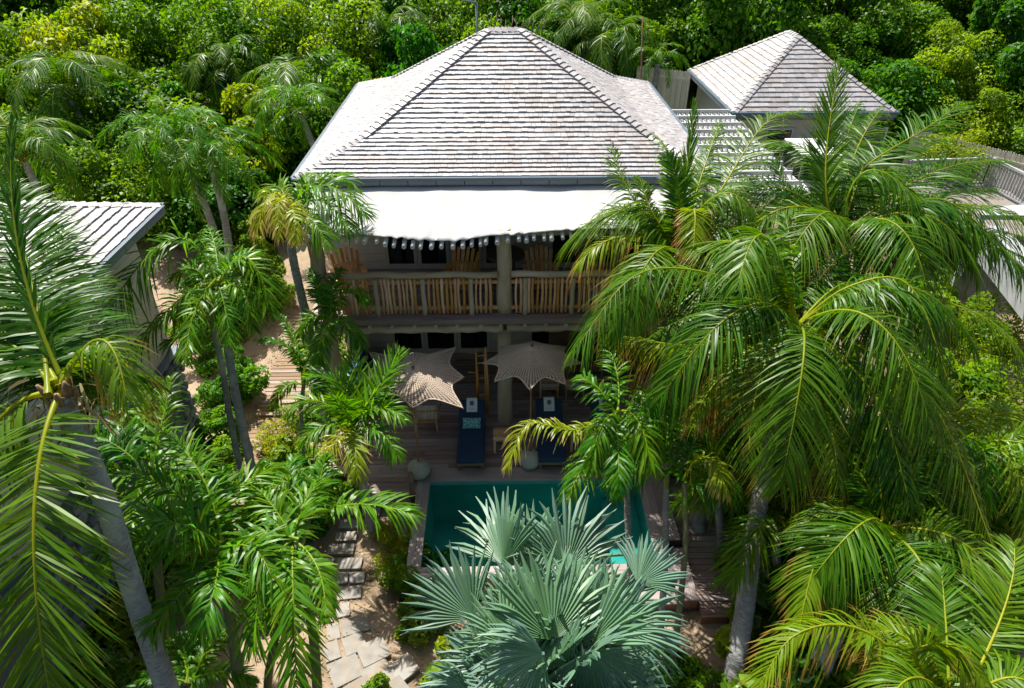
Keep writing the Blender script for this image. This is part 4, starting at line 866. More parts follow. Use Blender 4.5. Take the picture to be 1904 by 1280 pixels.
# ---- right big coconut
palm('coconut_palm', 'coconut palm with the biggest crown, leaning bare grey trunk right of the pool', 'palm tree', [(1366, 1245, 11.35), (1385, 1130, 11.5), (1402, 1000, 11.6), (1425, 860, 11.6), (1452, 720, 11.6), (1480, 610, 11.5)], [
    ([(1360, 520, -.1), (1190, 508, -.4), (1066, 652, -.8)], c_(LL=1.0, n=95, age=.25, droop=.75, v=-.1)),
    ([(1350, 572, .2), (1218, 622, .1)], c_(LL=.8, age=.1, droop=.9)),
    ([(1330, 640, -.3), (1165, 625, -.5)], c_(LL=.95, age=.75, droop=1.5, n=60)),
    ([(1418, 690, -.9), (1392, 860, -1.3)], c_(LL=.75, age=.42, droop=.6, n=80)),
    ([(1425, 440, -.6), (1372, 530, -1.4)], c_(LL=.95, n=90, age=.12, droop=.6, w=.045)),
    ([(1575, 535, -.5), (1690, 530, -.9), (1766, 715, -1.3)], c_(LL=1.1, n=110, age=.2, droop=.75, v=-.1)),
    ([(1640, 540, .2), (1830, 590, .0), (1930, 690, -.3)], c_(LL=1.0, n=90, age=.25, droop=.9)),
    ([(1590, 640, -.6), (1740, 760, -1.0), (1868, 1075, -1.4)], c_(LL=1.1, n=105, age=.45, droop=1.2)),
    ([(1560, 660, -.8), (1640, 760, -1.2), (1690, 930, -1.5)], c_(LL=.9, age=.3, droop=1.0)),
    ([(1500, 690, -.6), (1545, 800, -1.0), (1560, 900, -1.3)], c_(LL=.8, age=.5, droop=1.0)),
    ([(1440, 560, 1.0), (1380, 450, 1.8)], c_(age=.1)), ([(1540, 500, .8), (1640, 440, 1.2)], c_(age=.15)),
    ([(1370, 660, .3), (1290, 760, .3)], c_(LL=.8, age=.5, droop=1.2)), ([(1620, 600, .6), (1760, 680, 1.0)], c_(age=.2, droop=.9)), ([(1580, 600, 1.2), (1680, 640, 1.9)], c_(age=.2, droop=.9)),
    ([(1440, 700, .2), (1420, 800, .1)], c_(LL=.55, age=.98, droop=1.2, n=40)), ([(1350, 690, -.5), (1290, 790, -.8)], c_(LL=.6, age=.95, droop=1.3, n=45)), ([(1510, 690, .1), (1525, 790, 0)], c_(LL=.5, age=.98, droop=1.3, n=40)), ([(1475, 500, .3), (1460, 400, .9)], c_(LL=.7, age=.05, a0=45, a1=20))], tr=(.15, .11), seed=2, extra=9, elen=3.3)
# ---- two more coconuts behind it
palm('coconut_palm', 'coconut palm with ragged browned fronds in front of the right end of the awning', 'palm tree', [(1300, 850, 13.6), (1285, 700, 13.3), (1258, 470, 13.0)], [
    ([(1178, 370, -.1), (1138, 268, .1)], c_(LL=.6, age=.45, n=60, droop=.5)), ([(1160, 440, -.3), (1075, 492, -.6)], c_(LL=.75, age=.7, n=60, droop=1.0)),
    ([(1275, 330, .0), (1291, 190, .2)], c_(LL=.45, a0=22, a1=10, droop=-.1, age=.15, n=56)), ([(1262, 360, -.4), (1240, 290, -.5)], c_(LL=.5, age=.1, droop=.1)),
    ([(1330, 370, -.1), (1420, 232, .2), (1490, 205, .3)], c_(LL=.85, age=.3, n=90, droop=.3)), ([(1330, 365, -.5), (1395, 390, -.8)], c_(LL=.8, age=.2, droop=.7)),
    ([(1290, 390, -.6), (1285, 500, -1.0)], c_(LL=.5, age=.6, droop=.4)), ([(1215, 400, -.2), (1190, 330, 0)], c_(LL=.6, age=.35)), ([(1320, 420, .1), (1400, 330, .5)], c_(age=.2)),
    ([(1345, 440, .1), (1430, 470, .1)], c_(age=.15, droop=.8)), ([(1200, 480, .2), (1150, 560, .2)], c_(LL=.8, age=.3, droop=.9)), ([(1300, 500, -.2), (1330, 590, -.3)], c_(LL=.8, age=.2, droop=.9)),
    ([(1250, 320, .5), (1215, 250, 1.0)], c_(LL=.5, age=.3, a0=45)), ([(1310, 310, .5), (1340, 225, 1.1)], c_(LL=.6, age=.2, a0=50))], tr=(.13, .10), seed=3, extra=6, elen=2.6)
palm('coconut_palm', 'coconut palm with upright glossy fronds rising in front of the pavilion wall', 'palm tree', [(1600, 900, 13.9), (1585, 650, 13.7), (1562, 440, 13.4)], [
    ([(1535, 330, -.1), (1562, 120, .2)], c_(LL=.8, a0=40, a1=15, droop=.1, age=.05, n=90)), ([(1600, 320, .3), (1720, 240, .6), (1790, 190, .9)], c_(LL=.95, n=95, age=.15, droop=.25)),
    ([(1612, 318, -.3), (1715, 385, -.8)], c_(LL=.95, n=90, age=.15, droop=.7)), ([(1640, 400, -.3), (1760, 374, -.4), (1902, 500, -.8)], c_(LL=1.25, n=120, age=.12, droop=.65, v=.05, w=.04)),
    ([(1490, 380, .2), (1440, 300, .5)], c_(age=.3)), ([(1715, 330, .2), (1870, 298, .1)], c_(LL=1.0, age=.1, droop=.4)), ([(1760, 380, -.3), (1930, 420, -.7)], c_(LL=1.05, age=.1, droop=.7)), ([(1800, 440, .4), (1960, 520, .3)], c_(LL=1.0, age=.1, droop=.6)), ([(1740, 425, .1), (1905, 440, -.2)], c_(LL=1.0, age=.15, droop=.6)), ([(1700, 380, .6), (1850, 350, 1.0)], c_(LL=.95, age=.2, droop=.5)), ([(1500, 420, -.2), (1440, 500, -.4)], c_(age=.15, droop=.8)), ([(1520, 300, .6), (1440, 268, 1.0)], c_(LL=.8, age=.45, droop=.5)),
    ([(1660, 440, .0), (1780, 470, -.1)], c_(age=.2, droop=.9)), ([(1620, 470, -.2), (1690, 560, -.5)], c_(age=.2, droop=.9)), ([(1585, 300, .8), (1640, 200, 1.6)], c_(age=.1)),
    ([(1650, 340, .5), (1760, 300, 1.1)], c_(age=.1)), ([(1530, 500, -.3), (1510, 600, -.5)], c_(age=.3, droop=.9)), ([(1565, 300, 1.0), (1600, 190, 1.9)], c_(age=.1, LL=.8))], tr=(.14, .11), seed=4, extra=8, elen=3.2)
# ---- lower right coconuts
palm('coconut_palm', 'young coconut palm with short grey trunk among dark shrubs at the lower right', 'palm tree', [(1540, 1205, 10.9), (1575, 1120, 10.7), (1640, 985, 10.4)], [
    ([(1632, 860, .0), (1618, 768, .1)], c_(LL=.5, a0=28, a1=12, droop=0, age=.05)), ([(1665, 890, .2), (1722, 825, .5)], c_(LL=.7, age=.1, droop=.2)),
    ([(1600, 880, .1), (1568, 830, .4)], c_(LL=.55, age=.1, droop=.1)), ([(1560, 945, -.2), (1484, 990, -.5)], c_(LL=.5, age=.35, droop=.7)),
    ([(1560, 980, -.5), (1515, 1050, -.8), (1482, 1185, -1.1)], c_(LL=.5, age=.5, droop=.6)), ([(1735, 975, -.3), (1800, 1030, -.5), (1846, 1100, -.8)], c_(LL=.85, n=90, age=.3, droop=.6)),
    ([(1700, 905, .1), (1760, 950, .1)], c_(LL=.6, age=.2, droop=.8)), ([(1740, 1100, -.6), (1800, 1225, -1.0)], c_(LL=.7, age=.7, droop=1.1)),
    ([(1580, 1070, -.5), (1530, 1130, -.7)], c_(LL=.7, age=.4, droop=.9)), ([(1650, 1090, -.8), (1660, 1180, -1.2)], c_(LL=.8, age=.3, droop=.7)), ([(1700, 860, .6), (1780, 840, 1.2)], c_(age=.15)),
    ([(1560, 900, .6), (1490, 880, 1.1)], c_(age=.15, LL=.7)), ([(1720, 1020, .2), (1790, 1110, .2)], c_(LL=.8, age=.2, droop=.9))], tr=(.16, .12), seed=5, extra=5, elen=2.4)
palm('coconut_palm', 'coconut palm whose yellow-edged crown fills the bottom right corner', 'palm tree', [(1780, 1500, 8.6), (1770, 1330, 8.2)], [
    ([(1610, 1175, -.1), (1480, 1180, -.2), (1404, 1290, -.3)], c_(LL=.6, n=80, age=.62, droop=.7)), ([(1700, 1220, -.3), (1770, 1200, -.5), (1830, 1270, -.7)], c_(LL=.6, age=.5, droop=.7)),
    ([(1690, 1190, .3), (1600, 1195, .5)], c_(LL=.6, age=.6, droop=.8)), ([(1868, 1130, .4), (1885, 1010, .9)], c_(LL=.75, n=90, age=.25, droop=.3)), ([(1880, 1260, -.2), (1960, 1330, -.4)], c_(LL=.8, age=.3, droop=.6)),
    ([(1760, 1180, .4), (1750, 1060, .9)], c_(LL=.7, age=.2, droop=.3)), ([(1700, 1260, -.6), (1640, 1340, -.9)], c_(LL=.7, age=.4, droop=.7))], tr=(.16, .13), seed=6)
# ---- left-middle feather palms
palm('feather_palm', 'slender green-shafted palm arching a long frond over the cottage roof', 'palm tree', [(468, 872, 13.9), (432, 700, 13.4), (408, 530, 12.9)], [
    ([(310, 448, -.2), (165, 650, -.9)], c_(LL=.85, n=76, w=.045, age=.3, droop=.5, v=.1)), ([(330, 560, -.2), (236, 670, -.5)], c_(LL=.6, age=.15, droop=.6)), ([(362, 580, -.5), (345, 672, -.9)], c_(LL=.45, age=.2, droop=.4)),
    ([(460, 480, -.1), (505, 585, -.3)], c_(LL=.6, n=50, age=.1, droop=.4)), ([(440, 480, .3), (480, 470, .6)], c_(LL=.5, age=.15)), ([(420, 580, -.4), (425, 640, -.6)], c_(LL=.4, age=.3)), ([(370, 600, -.2), (300, 640, -.2)], c_(LL=.5, age=.2, droop=.7)),
    ([(400, 460, .5), (385, 420, .9)], c_(LL=.45, age=.1)), ([(450, 540, -.2), (470, 610, -.3)], c_(LL=.45, age=.35))], 'manila', tr=(.085, .07), seed=7)
palm('feather_palm', 'thinner pale palm trunk just left of the crownshaft palm in front of the cottage', 'palm tree', [(432, 800, 14.0), (412, 680, 13.7), (385, 560, 13.4)], [
    ([(360, 500, .1), (320, 520, .1)], c_(LL=.5, age=.3)), ([(350, 560, 0), (300, 600, 0)], c_(LL=.5, age=.3)), ([(400, 500, .3), (430, 480, .5)], c_(LL=.5, age=.2))], 'manila', tr=(.06, .055), seed=8)
palm('fan_palm', 'palm with straw-yellow drooping crown and pale curved trunk beside the left corner of the awning', 'palm tree', [(592, 705, 15.2), (572, 600, 14.6), (545, 480, 13.9), (540, 400, 13.4)], [
    ([(505, 362, -.3), (478, 430, -.7)], c_(LL=.45, age=.75, droop=.8)), ([(520, 372, -.6), (520, 440, -1.0)], c_(LL=.4, age=.9, droop=.7)), ([(600, 345, -.2), (680, 400, -.6)], c_(LL=.7, n=60, age=.3, droop=.5)),
    ([(600, 330, .1), (665, 350, .1)], c_(LL=.55, age=.25, droop=.5)), ([(565, 345, .2), (575, 322, .6)], c_(LL=.45, age=.2)), ([(570, 400, -.6), (610, 455, -1.0)], c_(LL=.55, age=.3, droop=.6)), ([(545, 390, -.7), (552, 450, -1.1)], c_(LL=.4, age=.55)),
    ([(520, 350, .3), (490, 360, .6)], c_(LL=.5, age=.4)), ([(600, 375, -.4), (650, 430, -.7)], c_(LL=.6, age=.2, droop=.6))], 'manila', tr=(.105, .075), seed=9)
palm('feather_palm', 'bushy bright green palm with pale drooping lower leaves in front of the left umbrella', 'palm tree', [(678, 915, 13.4), (668, 870, 12.9), (652, 800, 12.4)], [
    ([(700, 725, -.1), (745, 655, .1)], c_(LL=.55, n=56, age=.12, droop=.05, w=.04)), ([(640, 720, .2), (585, 700, .3)], c_(LL=.6, n=56, age=.1, droop=.1, w=.04)), ([(590, 745, 0), (535, 770, -.2)], c_(LL=.5, age=.25, droop=.3)),
    ([(635, 810, -.6), (600, 860, -1.0)], c_(LL=.45, n=50, age=.8, droop=.8, w=.035)), ([(700, 760, -.3), (750, 780, -.6)], c_(LL=.5, age=.15, droop=.4)), ([(700, 800, -.5), (738, 850, -.8)], c_(LL=.45, age=.3, droop=.5)),
    ([(660, 720, .3), (655, 660, .7)], c_(LL=.5, age=.05, droop=0)), ([(690, 740, .3), (720, 690, .6)], c_(LL=.5, age=.05)), ([(610, 790, -.2), (560, 820, -.4)], c_(LL=.5, age=.2, droop=.5)), ([(640, 760, -.5), (620, 740, -.9)], c_(LL=.55, age=.1, droop=.3)),
    ([(660, 830, -.8), (665, 890, -1.1)], c_(LL=.4, age=.5, droop=.5))], 'manila', tr=(.09, .07), seed=10)
# ---- manila palms, lower left
palm('feather_palm', 'broad-leafed bright green palm nearest the thick leaning trunk, lower left', 'palm tree', [(452, 1300, 9.9), (432, 1180, 9.3), (408, 1030, 8.8)], [
    ([(330, 920, .1), (225, 880, .1)], c_(LL=.62, n=50, age=.15, v=.5)), ([(372, 880, .3), (300, 800, .8)], c_(LL=.62, n=50, age=.1, v=.4)), ([(290, 1000, -.2), (180, 1030, -.4)], c_(age=.2, droop=.6)),
    ([(430, 920, .5), (520, 870, .9)], c_(age=.25)), ([(400, 1090, -.7), (370, 1180, -1.1)], c_(LL=.5, age=.15, droop=.5)), ([(340, 1100, -.5), (280, 1170, -.9)], c_(LL=.55, age=.2, droop=.6)), ([(405, 930, .3), (415, 870, .6)], c_(LL=.5, age=.05)),
    ([(470, 1020, -.2), (510, 1090, -.5)], c_(age=.2, droop=.6)), ([(350, 980, -.4), (260, 960, -.7)], c_(age=.1, droop=.4))], 'manila', tr=(.085, .06), tmat='gtrunk', seed=11)
palm('feather_palm', 'feather palm with drooping dark fronds directly left of the stone path', 'palm tree', [(592, 1300, 9.9), (582, 1180, 9.4), (552, 1020, 8.9)], [
    ([(545, 1100, -.6), (552, 1290, -1.0)], c_(LL=.55, n=60, age=.1, droop=.4)), ([(592, 1060, -.3), (605, 1150, -.7)], c_(LL=.34, age=.12, droop=.7)), ([(500, 1060, -.4), (470, 1200, -.8)], c_(LL=.6, age=.15, droop=.6)),
    ([(520, 960, .2), (470, 900, .5)], c_(LL=.55, age=.35)), ([(560, 950, .3), (590, 900, .7)], c_(LL=.5, age=.08)), ([(490, 1000, -.1), (420, 1040, -.3)], c_(age=.1, droop=.5))], 'manila', tr=(.07, .055), tmat='gtrunk', seed=12)
palm('feather_palm', 'feather palm sending one long glossy frond right across the stone path', 'palm tree', [(500, 1250, 10.8), (530, 1110, 10.2), (572, 965, 9.7)], [
    ([(668, 938, -.2), (772, 958, -.4)], c_(LL=.55, n=52, age=.08, v=.4, droop=.5)), ([(590, 910, .3), (605, 850, .6)], c_(LL=.45, age=.05)), ([(530, 920, .2), (490, 880, .5)], c_(LL=.5, age=.1)), 
    ([(540, 900, .4), (545, 850, .8)], c_(LL=.5, age=.1)), ([(520, 1000, -.3), (480, 1060, -.5)], c_(age=.15))], 'manila', tr=(.06, .05), tmat='gtrunk', seed=13)
palm('feather_palm', 'dark green feather palm tucked behind the leaning trunk above the cottage ledge', 'palm tree', [(300, 1120, 10.5), (290, 1000, 10.3), (275, 880, 10.2)], [
    ([(230, 800, .3), (200, 740, .6)], c_(LL=.55, age=.1)), ([(300, 790, .4), (320, 700, .9)], c_(LL=.5, age=.15)), ([(220, 880, -.1), (160, 900, -.2)], c_(age=.1)), ([(270, 800, .4), (265, 715, .9)], c_(LL=.5, age=.05)), ([(330, 860, 0), (380, 880, 0)], c_(age=.1)),
    ([(250, 960, -.4), (220, 1040, -.7)], c_(age=.1, droop=.6)), ([(320, 930, -.2), (350, 1000, -.3)], c_(age=.2, droop=.6)), ([(200, 820, .0), (120, 800, .1)], c_(age=.1))], 'manila', tr=(.07, .06), tmat='gtrunk', seed=14)
palm('feather_palm', 'low feathery palm in deep shade at the foot of the leaning trunk', 'palm', [(350, 1330, 9.9), (355, 1270, 9.7)], [
    ([(390, 1200, .2), (430, 1190, .2)], c_(LL=.35, age=.3)), ([(330, 1200, .2), (300, 1220, .1)], c_(LL=.35, age=.1)), ([(360, 1180, .4), (365, 1130, .8)], c_(LL=.35, age=.1)), ([(420, 1250, -.1), (470, 1270, -.2)], c_(LL=.35, age=.2)), ([(290, 1260, -.1), (250, 1280, -.2)], c_(LL=.35, age=.1))], 'manila', tr=(.05, .05), tmat='gtrunk', seed=15)
# ---- palms beside the pool (right)
palm('feather_palm', 'slim pool-edge palm with a yellowing frond arching over the white umbrella base', 'palm tree', [(1172, 1060, 11.8), (1168, 980, 11.7), (1163, 880, 11.6), (1152, 775, 11.5)], [
    ([(1068, 800, -.3), (980, 790, -.5), (943, 872, -.8)], c_(LL=.42, n=64, age=.62, droop=.7, w=.035)), ([(1095, 850, -.5), (1055, 925, -.9)], c_(LL=.5, age=.3, droop=.6)), ([(1148, 700, .3), (1128, 640, .8)], c_(LL=.45, age=.05, w=.045, n=30)),
    ([(1205, 735, -.2), (1265, 765, -.4)], c_(LL=.55, n=44, age=.08, droop=1.1)), ([(1190, 790, -.5), (1210, 870, -.8)], c_(LL=.5, age=.15, droop=.7)), ([(1120, 790, -.6), (1100, 870, -.9)], c_(LL=.45, age=.25, droop=.7)), ([(1110, 720, .2), (1075, 700, .5)], c_(LL=.4, age=.05)),
    ([(1150, 850, -.8), (1150, 920, -1.1)], c_(LL=.4, age=.15, droop=.5))], 'manila', tr=(.055, .05), seed=16)
palm('feather_palm', 'slim palm standing in the coping at the right corner of the pool', 'palm tree', [(1237, 1045, 11.7), (1238, 960, 11.6), (1240, 850, 11.4)], [
    ([(1200, 800, .1), (1150, 850, 0)], c_(LL=.5, age=.15, droop=.7)), ([(1290, 790, .1), (1340, 850, -.1)], c_(LL=.42, age=.2, droop=.9)), ([(1250, 770, .4), (1270, 710, .8)], c_(LL=.5, age=.05)),
    ([(1190, 860, -.4), (1130, 900, -.7)], c_(LL=.5, age=.12, droop=.8)), ([(1210, 770, .4), (1190, 720, .8)], c_(LL=.45, age=.05))], 'manila', tr=(.055, .045), seed=17)
palm('feather_palm', 'slim curved palm rising from the sand in front of the lower right deck', 'palm tree', [(1255, 1198, 11.2), (1268, 1090, 11.2), (1275, 1000, 11.2), (1272, 900, 11.2)], [
    ([(1315, 850, -.2), (1350, 915, -.6)], c_(LL=.42, n=50, age=.5, droop=.8)), ([(1290, 820, .3), (1320, 780, .6)], c_(LL=.5, age=.08)), 
    ([(1320, 900, -.1), (1370, 900, -.2)], c_(LL=.5, age=.2, droop=.8)), ([(1240, 850, .1), (1200, 840, .2)], c_(LL=.45, age=.1))], 'manila', tr=(.05, .042), tmat='gtrunk', seed=18)
palm('feather_palm', 'dark green bushy palm against the left corner post of the balcony', 'palm tree', [(608, 735, 14.7), (610, 660, 14.2), (615, 600, 13.8)], [
    ([(590, 540, .1), (580, 500, .3)], c_(LL=.4, age=0)), ([(650, 540, -.1), (680, 560, -.3)], c_(LL=.45, age=0, droop=.6)), ([(600, 620, -.4), (590, 670, -.6)], c_(LL=.4, age=0)), ([(640, 600, -.3), (670, 640, -.5)], c_(LL=.4, age=0, droop=.7)), ([(620, 530, 0), (635, 500, .1)], c_(LL=.4, age=0)), ([(580, 590, -.2), (560, 620, -.3)], c_(LL=.4, age=.1))], 'manila', tr=(.06, .05), seed=19)
palm('feather_palm', 'small feather palm arching over the boardwalk left of the pale curved trunk', 'palm', [(560, 770, 14.4), (562, 740, 14.2), (565, 715, 14.1)], [
    ([(540, 650, 0), (475, 630, -.1)], c_(LL=.28, age=.15, droop=.5)), ([(550, 640, .2), (520, 585, .4)], c_(LL=.28, age=.1)), ([(590, 660, .2), (600, 610, .5)], c_(LL=.3, age=.05)), ([(530, 720, -.2), (505, 760, -.3)], c_(LL=.3, age=.3)), ([(580, 700, -.2), (600, 740, -.4)], c_(LL=.3, age=.1))], 'manila', tr=(.04, .04), seed=20)
# dark understorey palms to the right of the deck
for i, (x, y, d, lb) in enumerate(((1330, 820, 13.2, 'feather palm in shade just right of the ground-floor terrace'), (1500, 840, 12.6, 'shaded feather palm between the two right-hand coconut trunks'), (1440, 960, 12.3, 'shaded feather palm behind the bare leaning trunk'), (1800, 830, 13, 'feather palm under the right edge of the big crown'))):
    palm('feather_palm', lb, 'palm tree', [(x+10, y+190, d+.5), (x+5, y+100, d+.2), (x, y, d)], [], 'manila', extra=11, elen=2.0, tr=(.07, .06), seed=40+i)

# ---- silver fan palm
def fan(parent, hub, R, outward, up, span=2.5, n=46, cup=.18, age=.1, seed=0, droop=.16):
    """pleated fan blade split towards its rim"""
    r = np.random.default_rng(seed); up = nrm(up); nn = nrm(np.array(outward)-up*np.dot(outward, up)); sd = np.cross(up, nn)
    Vs, Qs, Cs, off = [], [], [], 0; ths = np.linspace(-span, span, n+1); rs_ = np.array([.03, .3, .52, .56, .76, 1.0])
    for k in range(n):
        a, b = ths[k], ths[k+1]; mid = (a+b)/2; L = R*(1-.16*abs(mid/span)**2)*r.uniform(.93, 1.04); rnd = np.clip(r.normal(.5, .28), 0, 1); dr = droop*r.uniform(.4, 1.9)*(3.5 if r.random() < .08 else 1); tw = r.normal(0, .07); lift = r.normal(0, .05)
        for half in (0, 1):
            Pt = []
            for q in rs_:
                spl = max(0, (q-.52)/.48); wfac = (1-spl**1.6)**.7 if q < 1 else .02
                row = []
                for e in (0, 1):   # e=0 rim edge, e=1 ridge
                    ang = mid if e else mid+(a-mid if half == 0 else b-mid)*wfac
                    ang += tw*spl
                    d = up*math.cos(ang)+sd*math.sin(ang); h = (.022*R*q*(1 if e else -1))*(1-spl*.6)
                    row.append(hub+d*L*q+nn*(h+cup*R*q*q*abs(math.sin(mid*.6))+lift*R*spl)-np.array([0, 0, 1])*dr*L*max(0, q-.35)**2*1.9)
                Pt.append(row)
            V = np.array(Pt).reshape(-1, 3); Q = [(2*i, 2*i+1, 2*i+3, 2*i+2) for i in range(len(rs_)-1)]; C = np.zeros((len(V), 4)); C[:, 0] = rnd*.8+.2*half; C[:, 1] = np.repeat(rs_, 2)**2; C[:, 2] = np.clip(age+r.normal(0, .06)+.25*(1-np.repeat(rs_, 2)), 0, 1)
            Vs.append(V); Qs.append(np.array(Q)+off); Cs.append(C); off += len(V)
    link('fan_leaf', mesh_np('fan_leaf', np.vstack(Vs)-ORG[parent.name], np.vstack(Qs), M['fan'], np.vstack(Cs)), parent)
cb = pd(1010, 1250, 9.0); t = thing('silver_fan_palm', (cb[0], cb[1], ground(cb[0], cb[1])), 'silvery blue-green fan palm with huge pleated leaves in front of the pool', 'palm tree')
MB().tube([(cb[0], cb[1], -.5), (cb[0], cb[1], .6), cb-(0, 0, .1)], [.28, .25, .2], 14, jit=.1).build('trunk', M['trunk'], t)
CV = lambda x, y: _R*x+_U*y       # a direction seen in the picture plane, as a world vector
fans = [(935, 1050, .75, 1.25, (-.18, 1), 1.25, .10), (880, 1150, .15, 1.12, (-.75, .8), 1.15, .1), (1053, 1060, .8, 1.32, (.05, 1), 1.3, .12), (1000, 1065, .9, 1.2, (-.05, 1), 1.3, .1), (1028, 1190, -.5, 1.25, (-.1, 1), 1.45, .15), (1098, 1195, -.35, 1.15, (.35, 1), 1.3, .2),
        (1150, 1170, .1, 1.05, (1, .25), 1.3, .05), (1010, 1215, -.9, .95, (-.85, -.35), 1.5, .05), (1100, 1210, -.7, 1.0, (.35, -1), 1.5, .05), (918, 1240, -.3, .80, (-.85, .35), 1.4, .05), (1185, 1085, .5, .85, (.7, .75), 1.25, .02),
        (985, 1120, .4, .9, (.25, 1), 1.3, .15), (1060, 1120, .3, 1.0, (.8, .9), 1.2, .1), (950, 1200, -.4, .9, (-.4, .9), 1.3, .15), (1000, 1270, -.8, .9, (-.2, -1), 1.5, .03), (1000, 1190, -.2, .8, (.2, 1), 1.3, .2), (1050, 1235, -.6, .85, (-.5, .6), 1.4, .1), (960, 1150, .1, .8, (-.3, 1), 1.2, .15), (1120, 1150, .1, .9, (.6, 1), 1.2, .1), (1010, 1280, -.3, .9, (.1, 1), 1.4, .1), (1075, 1290, -.5, .9, (.8, .5), 1.4, .05), (940, 1275, -.4, .8, (-.6, .8), 1.3, .1), (1120, 1240, -.4, .85, (1, -.5), 1.4, .03), (880, 1290, -.5, .8, (-1, -.2), 1.4, .03)]
rs = np.random.default_rng(9)
for i, (x, y, dz, R_, dr, sp, ag) in enumerate(fans):
    hub = pd(x, y, 9.0+dz); up = nrm(CV(dr[0], dr[1])+(-_F)*((-.25 if dr[1] > .5 else .15)+rs.normal(0, .22))); out = nrm(-_F*.9+np.array([0, 0, rs.uniform(-.3, .8)])+_R*rs.normal(-.15*dr[0], .45))
    MB().tube([cb, (cb+hub)/2+(0, 0, .06), hub], [.035, .028, .02], 7).build('leaf_stalk', M['fan'], t, col=True)
    fan(t, hub, R_*.97, out, up, sp*.94, int(25*sp/1.25), rs.uniform(.05, .3), ag*rs.uniform(.6, 2.2), 200+i, rs.uniform(.08, .26)+.1*(dr[1] < .3))
for i in range(20):
    az = i*2.39996; el = math.radians(8+74*(i/20)**.8); d = np.array([math.cos(az)*math.cos(el), math.sin(az)*math.cos(el), math.sin(el)])
    hub = cb+np.array([0, 0, -.35])+d*rs.uniform(.55, 1.0); out = np.array([-d[0]*math.sin(el)*.7, -d[1]*math.sin(el)*.7, math.cos(el)])+rs.normal(0, .25, 3)
    MB().tube([cb-(0, 0, .4), (cb-(0, 0, .4)+hub)/2+(0, 0, .08), hub], [.03, .024, .018], 7).build('leaf_stalk', M['fan'], t, col=True)
    fan(t, hub, rs.uniform(.8, 1.0), out, d, 1.25, 26, rs.uniform(.05, .3), rs.uniform(0, .3), 300+i, rs.uniform(.08, .3))
# ---- leafy plants
def leaves_np(C_, N_, size, asp, r, fold=.25, lcol=None, age=0):
    """n rhombic folded leaves: centre, facing normal"""
    n = len(C_); a = vn(np.cross(N_, r.normal(0, 1, (n, 3)))); b = np.cross(N_, a); s = (size*r.uniform(.6, 1.25, n))[:, None]
    p0 = C_-a*s*.5; p1 = C_+b*s*asp*.5-a*s*.05+N_*s*fold*asp; p2 = C_+a*s*.55-N_*s*.12; p3 = C_-b*s*asp*.5-a*s*.05+N_*s*fold*asp
    V = np.stack([p0, p1, p2, p3], 1).reshape(-1, 3); Q = (np.arange(n)*4)[:, None]+np.arange(4)[None]
    Cc = np.zeros((n, 4, 4)); Cc[..., 0] = (r.random(n) if lcol is None else lcol)[:, None]; Cc[:, 2, 1] = 1; Cc[..., 2] = (np.full(n, age) if np.isscalar(age) else age)[:, None]
    return V, Q, Cc.reshape(-1, 4)
def crown_np(n, rx, rz, lobes, size, asp, seed, age=0, cz=0, lobe=(.22, .5)):
    r = np.random.default_rng(seed); L = []
    for _ in range(lobes):
        d = r.normal(0, 1, 3); d /= np.linalg.norm(d); q = r.uniform(.35, 1.0); L.append((d[0]*rx*q, d[1]*rx*q, cz+d[2]*rz*q, rx*r.uniform(*lobe), r.random()))
    L = np.array(L); k = r.integers(0, lobes, n); d = vn(r.normal(0, 1, (n, 3))); d[:, 2] = np.abs(d[:, 2])*np.where(r.random(n) < .8, 1, -1)
    c = L[k, :3]+d*(L[k, 3]*r.uniform(.55, 1.08, n)**.6)[:, None]*np.array([1, 1, .8]); nn = vn(d*.7+r.normal(0, .5, (n, 3))+(0, 0, .45))
    ag = np.clip(L[k, 4]*.5*(1 if age else 0)+age*r.random(n), 0, 1)
    lc = np.clip(L[k, 4]*.5+.5*r.random(n), 0, 1)
    return leaves_np(c, nn, size, asp, r, lcol=lc, age=ag)
def bush_proto(n, rx, rz, lobes, size, asp, seed, mat, age=0):
    V, Q, C = crown_np(n, rx, rz, lobes, size, asp, seed, age, cz=rz*.9); return mesh_np('crown', V, Q, M[mat], C)
def stem_mesh(rx, rz, seed):
    r = random.Random(seed); m = MB()
    for i in range(6):
        a = r.uniform(0, 6.28); q = rx*.5; m.tube([(0, 0, -.5), (math.cos(a)*q*.3, math.sin(a)*q*.3, rz*.5), (math.cos(a)*q, math.sin(a)*q, rz*1.1)], [rx*.045, rx*.03, rx*.012], 6, jit=.2)
    me = bpy.data.meshes.new('stem'); me.from_pydata(m.v, [], m.f); me.materials.append(M['bark']); return me
PR = {}
for k, (n, rx, rz, lb, sz, asp, mt, ag) in dict(h0=(13000, 2.1, 1.7, 30, .165, .62, 'bush', 0), h1=(13000, 2.2, 1.9, 34, .145, .55, 'bush', .3), h2=(12500, 2.0, 1.5, 30, .155, .6, 'bushy', .3), h3=(14000, 2.3, 1.8, 38, .14, .6, 'bush', .15), h4=(11000, 2.0, 1.7, 28, .20, .5, 'bush', 0),
        g0=(3000, .75, .6, 24, .12, .5, 'bush', .2), g1=(1500, .75, .55, 12, .22, .42, 'broad', .15), g2=(700, .8, .6, 10, .30, .9, 'broad', .1), g3=(3000, .8, .7, 24, .10, .4, 'bushy', .4), m0=(6500, 1.4, 1.5, 20, .17, .5, 'bush', .1)).items():
    PR[k] = (bush_proto(n, rx, rz, lb, sz, asp, hash(k) % 1 + sum(map(ord, k)), mt, ag), stem_mesh(rx, rz, 3), rx, rz)
